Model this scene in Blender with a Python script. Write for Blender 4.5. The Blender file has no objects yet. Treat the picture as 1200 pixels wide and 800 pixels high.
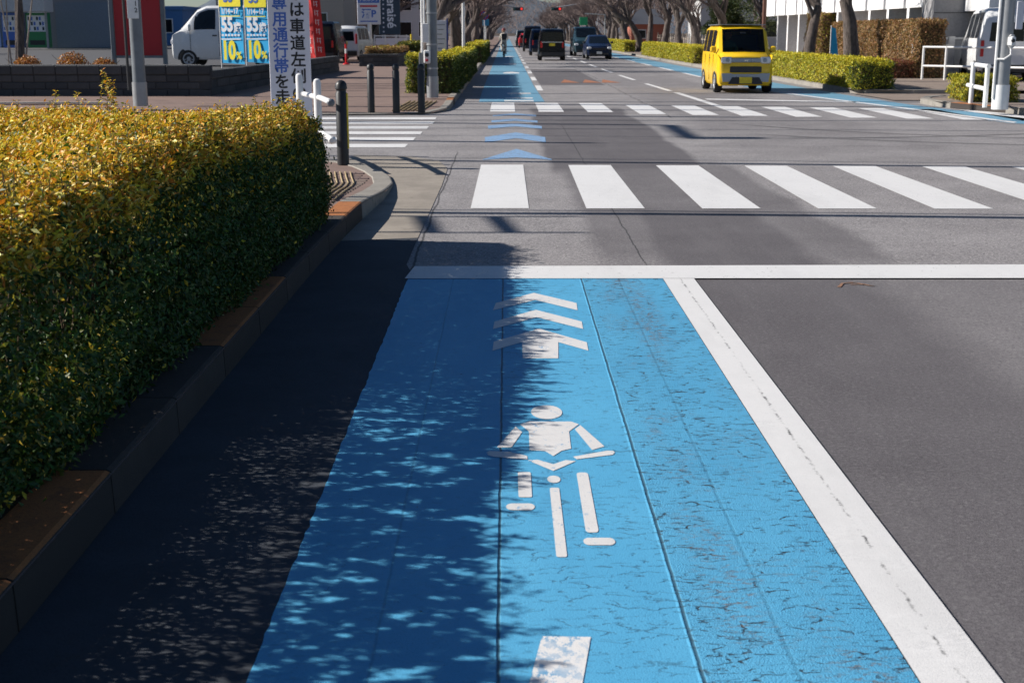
import bpy, bmesh, math, random
import numpy as np
from mathutils import Vector, Matrix, Euler
random.seed(7); rng = np.random.default_rng(11)
R = math.radians; PI = math.pi
S = bpy.context.scene; COL = S.collection

# ------------------------------------------------------------------ camera, sky, sun, exposure
cam = bpy.data.objects.new('camera', bpy.data.cameras.new('camera')); COL.objects.link(cam)
cam.location = (0, 0, 1.5)
cam.rotation_euler = (math.atan2(1540, 362), 0, R(-0.26))
cam.data.sensor_width = 36; cam.data.lens = 1540 / 1200 * 36
cam.data.clip_start = 0.05; cam.data.clip_end = 4000
cam.data.dof.use_dof = True; cam.data.dof.focus_distance = 7.5; cam.data.dof.aperture_fstop = 7.1
S.camera = cam
SUN_EL = 32.0
sd = Vector((0.990, -0.14, -math.tan(R(SUN_EL)))).normalized()        # direction the light travels
w = bpy.data.worlds.new('World'); S.world = w; w.use_nodes = True
nt = w.node_tree; sky = nt.nodes.new('ShaderNodeTexSky'); sky.sky_type = 'NISHITA'; sky.sun_disc = False
sky.sun_elevation = R(SUN_EL); sky.sun_rotation = math.atan2(-sd.x, -sd.y); sky.air_density = 1.0; sky.dust_density = 0.2; sky.ozone_density = 6.0
nt.links.new(sky.outputs[0], nt.nodes['Background'].inputs[0]); nt.nodes['Background'].inputs[1].default_value = 0.05
sl = bpy.data.lights.new('sun', 'SUN'); sl.energy = 5.0; sl.angle = R(0.53); sl.color = (1.0, 0.94, 0.86)
so = bpy.data.objects.new('sun', sl); COL.objects.link(so); so.rotation_euler = sd.to_track_quat('-Z', 'Y').to_euler()
S.view_settings.view_transform = 'Standard'; S.view_settings.look = 'None'; S.view_settings.gamma = 1; S.view_settings.exposure = 0.52
S.cycles.max_bounces = 6; S.cycles.diffuse_bounces = 2; S.cycles.transparent_max_bounces = 8; S.cycles.use_denoising = True

# ------------------------------------------------------------------ materials
class NT:
    def __init__(s, name):
        s.m = bpy.data.materials.new(name); s.m.use_nodes = True; s.t = s.m.node_tree
        s.b = s.t.nodes['Principled BSDF']; s.co = s.n('ShaderNodeTexCoord').outputs['Object']
    def n(s, k, **kw):
        x = s.t.nodes.new(k)
        for a, v in kw.items(): setattr(x, a, v)
        return x
    def put(s, sock, v):
        if isinstance(v, bpy.types.NodeSocket): s.t.links.new(v, sock)
        elif isinstance(v, (tuple, list)) and len(v) == 3 and sock.type == 'RGBA': sock.default_value = (*v, 1)
        else: sock.default_value = v
    def m_(s, op, a, b=0.0, c=None, clamp=False):
        x = s.n('ShaderNodeMath', operation=op, use_clamp=clamp); s.put(x.inputs[0], a); s.put(x.inputs[1], b)
        if c is not None: s.put(x.inputs[2], c)
        return x.outputs[0]
    def mix(s, f, a, b, mode='MIX'):
        x = s.n('ShaderNodeMix', data_type='RGBA', blend_type=mode); s.put(x.inputs[0], f); s.put(x.inputs[6], a); s.put(x.inputs[7], b); return x.outputs[2]
    def sc(s, sx, sy, sz, off=(0, 0, 0)):
        x = s.n('ShaderNodeMapping'); s.t.links.new(s.co, x.inputs[0]); x.inputs['Scale'].default_value = (sx, sy, sz); x.inputs['Location'].default_value = off; return x.outputs[0]
    def noise(s, v, scale=5, detail=4, rough=.55):
        x = s.n('ShaderNodeTexNoise'); s.put(x.inputs['Vector'], v); x.inputs['Scale'].default_value = scale; x.inputs['Detail'].default_value = detail; x.inputs['Roughness'].default_value = rough; return x.outputs[0]
    def ramp(s, v, lo, hi, a=0.0, b=1.0):
        x = s.n('ShaderNodeMapRange'); x.clamp = True; s.put(x.inputs[0], v)
        for i, q in enumerate((lo, hi, a, b)): x.inputs[1 + i].default_value = q
        return x.outputs[0]
    def sep(s):
        x = s.n('ShaderNodeSeparateXYZ'); s.t.links.new(s.co, x.inputs[0]); return x.outputs
    def bump(s, h, strength=.3, dist=.005):
        x = s.n('ShaderNodeBump'); s.put(x.inputs['Height'], h); x.inputs['Strength'].default_value = strength; x.inputs['Distance'].default_value = dist
        s.t.links.new(x.outputs[0], s.b.inputs['Normal'])
    def band(s, v, a, b, soft=.01):                                    # 1 where a<v<b
        return s.m_('MULTIPLY', s.ramp(v, a - soft, a + soft), s.ramp(v, b - soft, b + soft, 1, 0))
    def done(s, col, rough=.8, metal=0.0, spec=.5):
        s.put(s.b.inputs['Base Color'], col); s.put(s.b.inputs['Roughness'], rough); s.b.inputs['Metallic'].default_value = metal
        s.b.inputs['Specular IOR Level'].default_value = spec; return s.m
_mc = {}
def mat(name, col, rough=.6, metal=0.0, var=.12, scale=14, spec=.5, bump=.12, grime=None):
    if name in _mc: return _mc[name]
    k = NT(name); n = k.noise(k.sc(1, 1, 1), scale, 5, .6)
    c = k.mix(k.ramp(n, .3, .7), tuple(x * (1 - var) for x in col), tuple(min(1, x * (1 + var)) for x in col))
    if grime: c = k.mix(k.ramp(k.noise(k.sc(1, 1, 1), scale * .3, 6, .7), .5, .75, 0, grime), c, (.05, .045, .04))
    k.bump(k.noise(k.sc(1, 1, 1), scale * 8, 3), bump, .004)
    _mc[name] = k.done(c, k.ramp(n, .2, .8, max(.02, rough - .08), min(1, rough + .08)), metal, spec); return _mc[name]

def asphalt_base(k, tone=1.0):
    n1 = k.noise(k.sc(1, 1, 1), 190, 2, .8); n2 = k.noise(k.sc(1, 1, 1), 1.1, 5, .6); n3 = k.noise(k.sc(1, 1, 1), 420, 1, .5)
    v = k.n('ShaderNodeTexVoronoi'); k.put(v.inputs['Vector'], k.sc(1, 1, 1)); v.inputs['Scale'].default_value = 80
    return n1, n2, n3, v.outputs['Color'], v.outputs['Distance']
def m_asphalt():
    k = NT('asphalt'); n1, n2, n3, vc, vd = asphalt_base(k)
    X, Y, Z = k.sep()
    wob = k.noise(k.sc(.8, .35, 1), 1.0, 4); Xw = k.m_('ADD', X, k.m_('MULTIPLY', k.m_('SUBTRACT', wob, .5), .45))
    # newer dark strip in the wheel path, older pale coarse asphalt beside it
    dark = k.m_('MULTIPLY', k.band(Xw, .97, 2.25, .16), k.ramp(Y, 11.0, 13.5, 1, 0))
    dark2 = k.m_('MULTIPLY', k.band(Xw, .62, 2.6, .06), k.band(Y, 8.6, 15.4, .5))
    dk = k.m_('MAXIMUM', dark, k.m_('MULTIPLY', dark2, .7))
    dk = k.m_('MAXIMUM', dk, k.m_('MULTIPLY', k.band(Xw, .5, 2.3, .05), k.band(Y, 14.5, 27, .5)))
    dk = k.m_('MAXIMUM', dk, k.m_('MULTIPLY', k.band(X, 1.0, 2.9, .03), k.band(Y, 39, 56, .1)))
    dk = k.m_('MAXIMUM', dk, k.m_('MULTIPLY', k.band(Xw, 3.1, 5.9, .2), k.m_('MULTIPLY', k.ramp(Y, 12, 20, 0, .6), k.noise(k.sc(.3, .1, 1), 1, 3))))
    g = k.m_('MULTIPLY', k.ramp(n1, .3, .7, .55, 1.45), k.ramp(k.noise(k.sc(1, 1, 1), 62, 3, .85), .3, .7, .62, 1.38))
    old = k.mix(k.ramp(n2, .35, .7), (.20, .188, .192), (.285, .270, .273))
    stone = k.n('ShaderNodeRGBToBW'); k.put(stone.inputs[0], vc)
    old = k.mix(k.m_('MULTIPLY', k.ramp(stone.outputs[0], .62, .8), .55), old, (.42, .40, .385))
    old = k.mix(k.m_('MULTIPLY', k.ramp(stone.outputs[0], .30, .12), .5), old, (.035, .035, .038))
    old = k.mix(k.ramp(Y, 8.5, 8.0, 0, .6), old, (.125, .116, .121))
    new = k.mix(k.ramp(n2, .35, .7), (.098, .090, .096), (.125, .116, .122))
    new = k.mix(k.m_('MULTIPLY', k.ramp(stone.outputs[0], .70, .85), .2), new, (.23, .225, .22))
    c = k.mix(dk, old, new)
    c = k.mix(1.0, c, k.n('ShaderNodeCombineColor').outputs[0] if 0 else c, 'MIX')
    gg = k.n('ShaderNodeCombineXYZ'); [k.put(gg.inputs[i], g) for i in range(3)]
    c = k.mix(.85, c, gg.outputs[0], 'MULTIPLY')
    # curved tyre marks in the junction
    def arc(cx, cy, r, wd):
        d = k.m_('SQRT', k.m_('ADD', k.m_('POWER', k.m_('SUBTRACT', X, cx), 2), k.m_('POWER', k.m_('SUBTRACT', Y, cy), 2)))
        return k.m_('MULTIPLY', k.ramp(k.m_('ABSOLUTE', k.m_('SUBTRACT', d, r)), wd * .5, wd, 1, 0), k.m_('MULTIPLY', k.band(Y, 15.2, 22.8, .8), k.ramp(X, 3.6, 4.3)))
    tm = k.m_('MAXIMUM', arc(9.2, 25.4, 7.6, .13), k.m_('MAXIMUM', arc(9.6, 25.6, 6.6, .11), arc(3.5, 30.5, 11.3, .12)))
    c = k.mix(k.m_('MULTIPLY', tm, k.ramp(n2, .3, .6, .3, .65)), c, (.03, .03, .032))
    # seams and cracks running along and across the lane
    def crack(xc, wd, y0, y1, amp=.12):
        wl = k.m_('MULTIPLY', k.m_('SUBTRACT', k.noise(k.sc(0, 1.2, 0, (xc, 0, 0)), 1.3, 6, .7), .5), amp)
        return k.m_('MULTIPLY', k.ramp(k.m_('ABSOLUTE', k.m_('SUBTRACT', k.m_('SUBTRACT', X, xc), wl)), wd * .4, wd, 1, 0), k.band(Y, y0, y1, .3))
    cr = k.m_('MAXIMUM', crack(.93, .008, 8.5, 22, .07), k.m_('MAXIMUM', crack(3.0, .02, 24, 60, .5), crack(-.62, .012, 8, 17, .08)))
    wy = k.m_('MULTIPLY', k.m_('SUBTRACT', k.noise(k.sc(1, 0, 0), 1.2, 6, .7), .5), .5)
    cr = k.m_('MAXIMUM', cr, k.m_('MULTIPLY', k.ramp(k.m_('ABSOLUTE', k.m_('SUBTRACT', k.m_('SUBTRACT', Y, 17.9), wy)), .01, .03, .5, 0), 1.0))
    c = k.mix(k.m_('MULTIPLY', cr, .8), c, (.025, .025, .027))
    dr = k.ramp(k.noise(k.sc(1, .8, 1, (11, 2, 0)), 9, 3, .6), .71, .76); c = k.mix(k.m_('MULTIPLY', dr, .55), c, (.04, .04, .042))
    lt = k.ramp(k.noise(k.sc(2.2, .25, 1, (5, 5, 0)), 1.4, 6, .7), .5, .72, 0, .12); c = k.mix(lt, c, (.27, .26, .262))
    # small oily patches
    c = k.mix(k.m_('MULTIPLY', k.ramp(k.noise(k.sc(1, .5, 1, (3, 8, 0)), 1.6, 5, .65), .62, .75), .2), c, (.05, .048, .048))
    h = k.m_('ADD', k.m_('MULTIPLY', n1, .6), k.m_('MULTIPLY', vd, k.m_('SUBTRACT', .35, k.m_('MULTIPLY', dk, .2))))
    k.bump(h, .4, .006)
    return k.done(c, .82, 0, .35)
def paint(name, col, wear=.25, crackx=None, base=(.11, .105, .1), thr=.66, spec=.35):
    k = NT(name); X, Y, Z = k.sep()
    n1 = k.noise(k.sc(1, 1, 1), 210, 2, .7); n2 = k.noise(k.sc(1, 1, 1), 3.5, 6, .7); n3 = k.noise(k.sc(1, .6, 1), 38, 5, .75)
    c = k.mix(k.ramp(n2, .3, .7), tuple(x * .9 for x in col), col)
    c = k.mix(k.ramp(n1, .30, .42, .35, 0), c, tuple(x * .55 for x in col))
    wr = k.m_('MULTIPLY', k.ramp(n3, thr, thr + .04), k.ramp(n2, .45, .6, wear * .3, wear))
    c = k.mix(k.ramp(k.noise(k.sc(1.2, .25, 1), 1.7, 5, .7), .48, .7, 0, .22), c, tuple(x * .55 for x in col))
    c = k.mix(wr, c, base)
    edge = k.noise(k.sc(5, 22, 1), 1.4, 6, .8)                           # hairline transverse crazing
    cz = k.ramp(k.m_('ABSOLUTE', k.m_('SUBTRACT', edge, .5)), .0, .012, .5, 0)
    c = k.mix(k.m_('MULTIPLY', cz, k.ramp(n2, .5, .65, 0, .8)), c, (.06, .06, .06))
    if crackx is not None:
        wl = k.m_('MULTIPLY', k.m_('SUBTRACT', k.noise(k.sc(.6, 1, 0), 7, 9, .9), .5), .07)
        q = k.ramp(k.m_('ABSOLUTE', k.m_('SUBTRACT', k.m_('SUBTRACT', X, crackx), wl)), .002, .007, 1, 0)
        q = k.m_('MULTIPLY', q, k.m_('MULTIPLY', k.ramp(n3, .40, .46), k.ramp(k.noise(k.sc(1, 1, 1), 9, 5, .85), .46, .62)))
        c = k.mix(q, c, (.03, .03, .03))
    k.bump(k.m_('SUBTRACT', n1, k.m_('MULTIPLY', cz, .5)), .3, .004)
    return k.done(c, .62, 0, spec)
def m_blue():
    k = NT('blue_lane_paint'); X, Y, Z = k.sep()
    n1 = k.noise(k.sc(1, 1, 1), 200, 2, .7); n2 = k.noise(k.sc(1, .5, 1), 2.2, 5, .6); big = k.noise(k.sc(1, .6, 1), 1.1, 3)
    c = k.mix(k.ramp(n2, .3, .7), (.075, .345, .580), (.100, .405, .650))
    c = k.mix(k.ramp(n1, .30, .44, .45, 0), c, (.03, .15, .30))
    # right-hand third is rougher and more crazed
    rt = k.ramp(X, .455, .475); lft = k.ramp(X, -.035, -.02, 1, 0)
    # crazing: short crisp lines, mostly across the lane
    def craze(sx, sy, wd, off, dist=.35):
        nd = k.n('ShaderNodeTexNoise'); k.put(nd.inputs['Vector'], k.sc(sx, sy, 1, (off, 0, 0))); nd.inputs['Scale'].default_value = 1.3; nd.inputs['Detail'].default_value = 4
        va = k.n('ShaderNodeVectorMath', operation='MULTIPLY_ADD'); k.put(va.inputs[0], nd.outputs['Color']); va.inputs[1].default_value = (dist * 3,) * 3; k.put(va.inputs[2], k.sc(sx, sy, 0, (off, off, 0)))
        v = k.n('ShaderNodeTexVoronoi', feature='DISTANCE_TO_EDGE'); v.voronoi_dimensions = '2D'; k.put(v.inputs['Vector'], va.outputs[0]); v.inputs['Scale'].default_value = 1.0
        return k.ramp(v.outputs['Distance'], wd * .5, wd, 1, 0)
    patch1 = k.m_('MULTIPLY', k.ramp(k.noise(k.sc(3.2, 5, 1, (4, 1, 0)), 1.3, 3, .7), .42, .55), k.ramp(k.noise(k.sc(14, 30, 1, (4, 1, 0)), 1.0, 3, .7), .47, .55))
    patch2 = k.m_('MULTIPLY', k.ramp(k.noise(k.sc(11, 26, 1, (9, 3, 0)), 1.0, 4, .75), .50, .56), k.ramp(k.noise(k.sc(1.5, .9, 1, (1, 6, 0)), 1.6, 3, .6), .38, .58, .25, 1))
    cz = k.m_('MULTIPLY', craze(9, 22, .06, 3), patch1)
    cz2 = k.m_('MULTIPLY', craze(5.5, 17, .055, 7, .6), patch2)
    amt = k.m_('ADD', k.m_('MULTIPLY', rt, .55), .5)
    amt = k.m_('MULTIPLY', amt, k.m_('SUBTRACT', 1.0, k.m_('MULTIPLY', lft, .7)))
    cr = k.m_('MULTIPLY', k.m_('MAXIMUM', cz, cz2), amt, clamp=True)
    c = k.mix(cr, c, (.022, .040, .055))
    # flakes: paint gone down to brownish-grey stone, in clusters in the right third
    fl = k.ramp(k.noise(k.sc(16, 42, 1, (2, 2, 0)), 1.2, 5, .8), .545, .575)
    cl = k.ramp(k.noise(k.sc(1.6, .7, 1, (5, 2, 0)), 1.6, 4, .6), .50, .64)
    dX = k.m_('ABSOLUTE', k.m_('SUBTRACT', X, .76)); hot = k.m_('MULTIPLY', k.ramp(dX, .02, .12, 1, 0), k.band(Y, 6.3, 8.0, .3))
    fk = k.m_('MULTIPLY', fl, k.m_('ADD', k.m_('MULTIPLY', k.m_('MULTIPLY', cl, k.ramp(X, .50, .58)), .9), hot), clamp=True)
    c = k.mix(fk, c, k.mix(k.ramp(n1, .4, .6), (.10, .075, .06), (.24, .19, .15)))
    # the three rolled strips meet in two grooves
    def groove(xc, wd):
        return k.ramp(k.m_('ABSOLUTE', k.m_('SUBTRACT', k.m_('ADD', X, k.m_('MULTIPLY', k.m_('SUBTRACT', k.noise(k.sc(0, 1, 0), 3, 4, .8), .5), .012)), xc)), wd * .3, wd, 1, 0)
    g = k.m_('MAXIMUM', groove(-.02, .006), groove(.469, .007)); g = k.m_('MAXIMUM', g, k.m_('MULTIPLY', groove(-.33, .006), .25)); g = k.m_('MAXIMUM', g, k.m_('MULTIPLY', groove(.70, .008), .22))
    c = k.mix(k.m_('MULTIPLY', g, .85), c, (.015, .05, .08))
    c = k.mix(k.m_('MULTIPLY', k.ramp(k.m_('ABSOLUTE', k.m_('SUBTRACT', X, .16)), .02, .09, 1, 0), k.ramp(big, .4, .6, 0, .22)), c, (.05, .22, .42))   # faint wheel track
    # worn ragged left edge, fine black dots
    c = k.mix(k.m_('MULTIPLY', k.ramp(k.noise(k.sc(1, 1, 1, (1, 7, 0)), 23, 3, .8), .70, .73), .8), c, (.02, .03, .04))
    stp = k.m_('ADD', k.m_('MULTIPLY', rt, 1.5), k.m_('MULTIPLY', n1, k.m_('ADD', .5, rt)))
    k.bump(k.m_('SUBTRACT', k.m_('SUBTRACT', stp, k.m_('MULTIPLY', cr, .9)), k.m_('ADD', k.m_('MULTIPLY', g, 1.2), k.m_('MULTIPLY', fk, 1.0))), .6, .006)
    return k.done(c, .6, 0, .4)
def m_concrete(name, col, stain=.5, scale=1.0, spec=.3):
    k = NT(name); n1 = k.noise(k.sc(1, 1, 1), 150 * scale, 3, .8); n2 = k.noise(k.sc(1, 1, 1), 2.4, 6, .7)
    c = k.mix(k.ramp(n2, .3, .7), tuple(x * .75 for x in col), tuple(x * 1.12 for x in col))
    c = k.mix(k.ramp(n1, .33, .48, .6, 0), c, tuple(x * .45 for x in col))
    c = k.mix(k.m_('MULTIPLY', k.ramp(k.noise(k.sc(1, 1, 1, (3, 1, 2)), 7, 6, .8), .56, .68), stain), c, (.05, .045, .035))
    k.bump(n1, .35, .005); return k.done(c, .88, 0, spec)
def m_leaf(name):
    k = NT(name); a = k.n('ShaderNodeAttribute', attribute_name='tint'); a.attribute_type = 'GEOMETRY'
    k.done(a.outputs['Color'], .5, 0, .3)
    tr = k.n('ShaderNodeBsdfTranslucent'); k.put(tr.inputs[0], k.mix(1.0, a.outputs['Color'], (1.0, .95, .45), 'MULTIPLY')); mx = k.n('ShaderNodeMixShader'); mx.inputs[0].default_value = .22
    out = k.t.nodes['Material Output']; k.t.links.new(k.b.outputs[0], mx.inputs[1]); k.t.links.new(tr.outputs[0], mx.inputs[2]); k.t.links.new(mx.outputs[0], out.inputs[0]); return k.m
def m_bark(name, a, b):
    k = NT(name); n = k.noise(k.sc(4, 4, 1.2), 3, 8, .8); n2 = k.noise(k.sc(1, 1, 3), 9, 4, .7)
    c = k.mix(k.ramp(n, .35, .65), a, b); c = k.mix(k.ramp(n2, .55, .7, 0, .5), c, (.16, .15, .13)); k.bump(n, .9, .04); return k.done(c, .92, 0, .2)
def m_glass(name, tint=.35):
    k = NT(name); k.t.nodes.remove(k.b); gl = k.n('ShaderNodeBsdfGlossy'); gl.inputs['Roughness'].default_value = .03
    tr = k.n('ShaderNodeBsdfTransparent'); tr.inputs[0].default_value = (tint * .9, tint, tint * .97, 1)
    fr = k.n('ShaderNodeFresnel'); fr.inputs[0].default_value = 1.5; mx = k.n('ShaderNodeMixShader'); k.t.links.new(fr.outputs[0], mx.inputs[0])
    k.t.links.new(tr.outputs[0], mx.inputs[1]); k.t.links.new(gl.outputs[0], mx.inputs[2]); k.t.links.new(mx.outputs[0], k.t.nodes['Material Output'].inputs[0]); return k.m

ASPH = m_asphalt(); BLUE = m_blue(); WHITE = paint('white_road_paint', (.73, .725, .72), .9, None, thr=.62); WLINE = paint('white_line_paint', (.73, .725, .72), .5, 1.085, thr=.72)
WORN = paint('worn_white_paint', (.76, .75, .74), 1.0, None, base=(.065, .29, .52), thr=.50); PBLUE = paint('pale_blue_paint', (.24, .40, .62), 1.0, None, base=(.16, .155, .155), thr=.52)
ORANGE = paint('orange_road_paint', (.42, .16, .07), .9, None, base=(.16, .15, .15), thr=.52); CHALK = paint('chalk_orange', (.32, .17, .10), 1.0, None, thr=.5); BLUEFAR = paint('faded_blue_paint', (.15, .33, .46), .8, None, thr=.6)
WBLUE = paint('white_paint_on_blue', (.70, .69, .68), .9, None, base=(.065, .29, .52), thr=.60)
GUT = m_concrete('gutter_concrete', (.31, .275, .235), .35); GUTD = m_concrete('shade_tinted_old_gutter', (.052, .060, .074), .3); KERB = m_concrete('kerb_concrete', (.29, .27, .24), .55); KDARK = m_concrete('dark_kerb_concrete', (.065, .055, .05), .6)

def m_kor():
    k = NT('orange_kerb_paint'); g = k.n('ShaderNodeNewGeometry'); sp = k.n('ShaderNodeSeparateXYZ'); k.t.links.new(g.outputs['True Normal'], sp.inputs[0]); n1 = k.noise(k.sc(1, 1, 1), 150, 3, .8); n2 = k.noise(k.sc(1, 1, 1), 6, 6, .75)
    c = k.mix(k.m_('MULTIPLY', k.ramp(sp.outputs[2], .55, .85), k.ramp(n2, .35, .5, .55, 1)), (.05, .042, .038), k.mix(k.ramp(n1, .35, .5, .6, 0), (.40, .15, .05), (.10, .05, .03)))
    k.bump(n1, .35, .005); return k.done(c, .88, 0, .3)
KOR = m_kor(); PAVE = m_concrete('pavement_brick', (.235, .165, .14), .35); PAVE2 = m_concrete('pavement_brick_pale', (.27, .215, .18), .4); PAVE3 = m_concrete('pavement_brick_dark', (.17, .12, .11), .4)
TACT = m_concrete('tactile_yellow', (.47, .36, .2), .4); SOIL = m_concrete('soil', (.07, .05, .035), .5); LOTM = m_concrete('car_park_asphalt', (.10, .10, .105), .3)
STONE = m_concrete('dark_wall_block', (.065, .07, .075), .4, .5); STONE2 = m_concrete('wall_block_grey', (.09, .092, .095), .4, .5); PALE = m_concrete('pale_strip_concrete', (.36, .34, .32), .3)
LEAF = m_leaf('leaf'); TWIG = m_bark('twig_bark', (.06, .04, .025), (.11, .08, .05)); BARK = m_bark('cherry_bark', (.045, .036, .034), (.20, .165, .148)); BRANCH = m_bark('cherry_twigs', (.12, .09, .083), (.30, .235, .215))
BIRCH = m_bark('pale_bark', (.25, .21, .18), (.45, .40, .35))
STEEL = mat('galvanised_steel', (.34, .35, .36), .45, .35, .1, 6); STEELD = mat('grey_painted_pole', (.17, .19, .21), .5, .1, .1, 6, grime=.3); WMET = mat('white_painted_metal', (.78, .78, .77), .35, 0, .05, 9, grime=.18)
BLACK = mat('black_bollard_paint', (.018, .018, .02), .45, 0, .2, 8); RUB = mat('tyre_rubber', (.02, .02, .021), .8); DARK = mat('dark_plastic', (.025, .026, .03), .5); YEL = mat('reflective_yellow', (.75, .58, .03), .4)
CHROME = mat('chrome_trim', (.65, .66, .68), .18, 1, .03); RED = mat('red_panel', (.42, .012, .02), .45, 0, .06, 3); LAMPR = mat('red_lamp', (.55, .02, .02), .25); LAMPW = mat('clear_lamp', (.75, .77, .8), .12); GLASS = m_glass('window_glass', .68); DGLASS = mat('dark_window_glass', (.006, .009, .013), .08, 0, .1, 3, .45, 0)
CYAN = mat('banner_cyan', (.01, .42, .80), .6, 0, .08, 5); BYEL = mat('banner_yellow', (.90, .76, .02), .6); WCLOTH = mat('banner_white', (.82, .82, .84), .6); NAVY = mat('navy_print', (.025, .06, .28), .5); SLATE = mat('slate_sign', (.03, .055, .085), .4); SIGNW = mat('sign_white', (.70, .70, .76), .4, 0, .04, 4); PBL = mat('sign_blue', (.06, .15, .50), .45); BLK = mat('black_print', (.015, .015, .017), .5); RPR = mat('red_print', (.55, .03, .05), .5)

# ------------------------------------------------------------------ mesh helpers
class MB:
    def __init__(s): s.v = []; s.f = []
    def add(s, vs, fs):
        o = len(s.v); s.v += [tuple(v) for v in vs]; s.f += [tuple(o + i for i in f) for f in fs]; return s
    def box(s, x0, x1, y0, y1, z0, z1, c=0.0, M=None):
        if c:                                                          # chamfered box
            pts = []
            for z, i in ((z0, c), (z0 + c, 0), (z1 - c, 0), (z1, c)):
                pts += [(x0 + i + c, y0 + i, z), (x1 - i - c, y0 + i, z), (x1 - i, y0 + i + c, z), (x1 - i, y1 - i - c, z), (x1 - i - c, y1 - i, z), (x0 + i + c, y1 - i, z), (x0 + i, y1 - i - c, z), (x0 + i, y0 + i + c, z)]
            fs = [tuple(range(7, -1, -1)), tuple(range(24, 32))]
            for r in range(3):
                for j in range(8): fs.append((r * 8 + j, r * 8 + (j + 1) % 8, r * 8 + 8 + (j + 1) % 8, r * 8 + 8 + j))
        else:
            pts = [(x0, y0, z0), (x1, y0, z0), (x1, y1, z0), (x0, y1, z0), (x0, y0, z1), (x1, y0, z1), (x1, y1, z1), (x0, y1, z1)]
            fs = [(3, 2, 1, 0), (4, 5, 6, 7), (0, 1, 5, 4), (1, 2, 6, 5), (2, 3, 7, 6), (3, 0, 4, 7)]
        if M: pts = [M @ Vector(p) for p in pts]
        return s.add(pts, fs)
    def tube(s, pts, rad, n=8, caps=True):
        pts = [Vector(p) for p in pts]; rad = rad if isinstance(rad, (list, tuple)) else [rad] * len(pts)
        vs = []; up = None
        for i, p in enumerate(pts):
            d = (pts[min(i + 1, len(pts) - 1)] - pts[max(i - 1, 0)]).normalized()
            if up is None: up = d.orthogonal().normalized()
            up = (up - d * up.dot(d)); up = up.normalized() if up.length > 1e-6 else d.orthogonal().normalized()
            b = d.cross(up)
            for j in range(n):
                a = 2 * PI * j / n; vs.append(p + (up * math.cos(a) + b * math.sin(a)) * rad[i])
        fs = [(i * n + j, i * n + (j + 1) % n, (i + 1) * n + (j + 1) % n, (i + 1) * n + j) for i in range(len(pts) - 1) for j in range(n)]
        if caps: fs += [tuple(range(n - 1, -1, -1)), tuple((len(pts) - 1) * n + j for j in range(n))]
        return s.add(vs, fs)
    def lathe(s, prof, n=20, M=None):
        vs = [(r * math.cos(2 * PI * j / n), r * math.sin(2 * PI * j / n), z) for r, z in prof for j in range(n)]
        if M: vs = [M @ Vector(v) for v in vs]
        fs = [(i * n + j, i * n + (j + 1) % n, (i + 1) * n + (j + 1) % n, (i + 1) * n + j) for i in range(len(prof) - 1) for j in range(n)]
        fs += [tuple(range(n - 1, -1, -1)), tuple((len(prof) - 1) * n + j for j in range(n))]
        return s.add(vs, fs)
    def prism(s, poly, z0, z1, M=None):
        n = len(poly); vs = [(x, y, z0) for x, y in poly] + [(x, y, z1) for x, y in poly]
        if M: vs = [M @ Vector(v) for v in vs]
        return s.add(vs, [tuple(range(n - 1, -1, -1)), tuple(range(n, 2 * n))] + [(i, (i + 1) % n, n + (i + 1) % n, n + i) for i in range(n)])
    def mesh(s, name, m, smooth=False):
        me = bpy.data.meshes.new(name); me.from_pydata(s.v, [], s.f); me.materials.append(m); me.validate()
        bm = bmesh.new(); bm.from_mesh(me); bmesh.ops.recalc_face_normals(bm, faces=bm.faces); bm.to_mesh(me); bm.free()
        if smooth:
            me.polygons.foreach_set('use_smooth', [True] * len(me.polygons)); me.set_sharp_from_angle(angle=R(38))
        return me
    def build(s, name, m, parent=None, smooth=False, loc=None):
        return link(name, s.mesh(name, m, smooth), parent, loc)
def link(name, me, parent=None, loc=None, rot=None):
    o = bpy.data.objects.new(name, me); COL.objects.link(o)
    if parent: o.parent = parent
    if loc is not None: o.location = loc
    if rot is not None: o.rotation_euler = rot
    return o
def tag(o, label=None, cat=None, group=None, kind=None):
    if label: o['label'] = label
    if cat: o['category'] = cat
    if group: o['group'] = group
    if kind: o['kind'] = kind
    return o
def thing(name, label, cat, loc=(0, 0, 0), rz=0, group=None):
    o = link(name, None, None, loc, (0, 0, rz)); o.empty_display_size = .2; return tag(o, label, cat, group)
def copy_tree(o, parent=None):
    c = o.copy(); COL.objects.link(c)
    if parent: c.parent = parent
    for ch in o.children: copy_tree(ch, c)
    return c
def place(o, loc, rz=None, label=None):
    c = copy_tree(o); c.location = loc
    if rz is not None: c.rotation_euler.z = rz
    if label: c['label'] = label
    return c
def struct(name, mb, m, label=None, parent=None, smooth=False):
    o = mb.build(name, m, parent, smooth)
    if not parent: tag(o, label, None, None, 'structure')
    return o
def text(s, size, m, parent, loc, rot=(R(90), 0, 0), align='CENTER', bold=.012, space=1.0, name='lettering', sx=1.0, ext=.0015):
    c = bpy.data.curves.new('t', 'FONT'); c.body = s; c.size = size; c.align_x = align; c.align_y = 'CENTER'; c.extrude = ext; c.offset = bold * size; c.space_line = space; c.resolution_u = 3
    t = bpy.data.objects.new('t', c); COL.objects.link(t); bpy.context.view_layer.update()
    me = bpy.data.meshes.new_from_object(t.evaluated_get(bpy.context.evaluated_depsgraph_get())); bpy.data.objects.remove(t); bpy.data.curves.remove(c)
    me.materials.clear(); me.materials.append(m); o = link(name, me, parent, loc, rot); o.scale = (sx, 1, 1); return o

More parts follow.
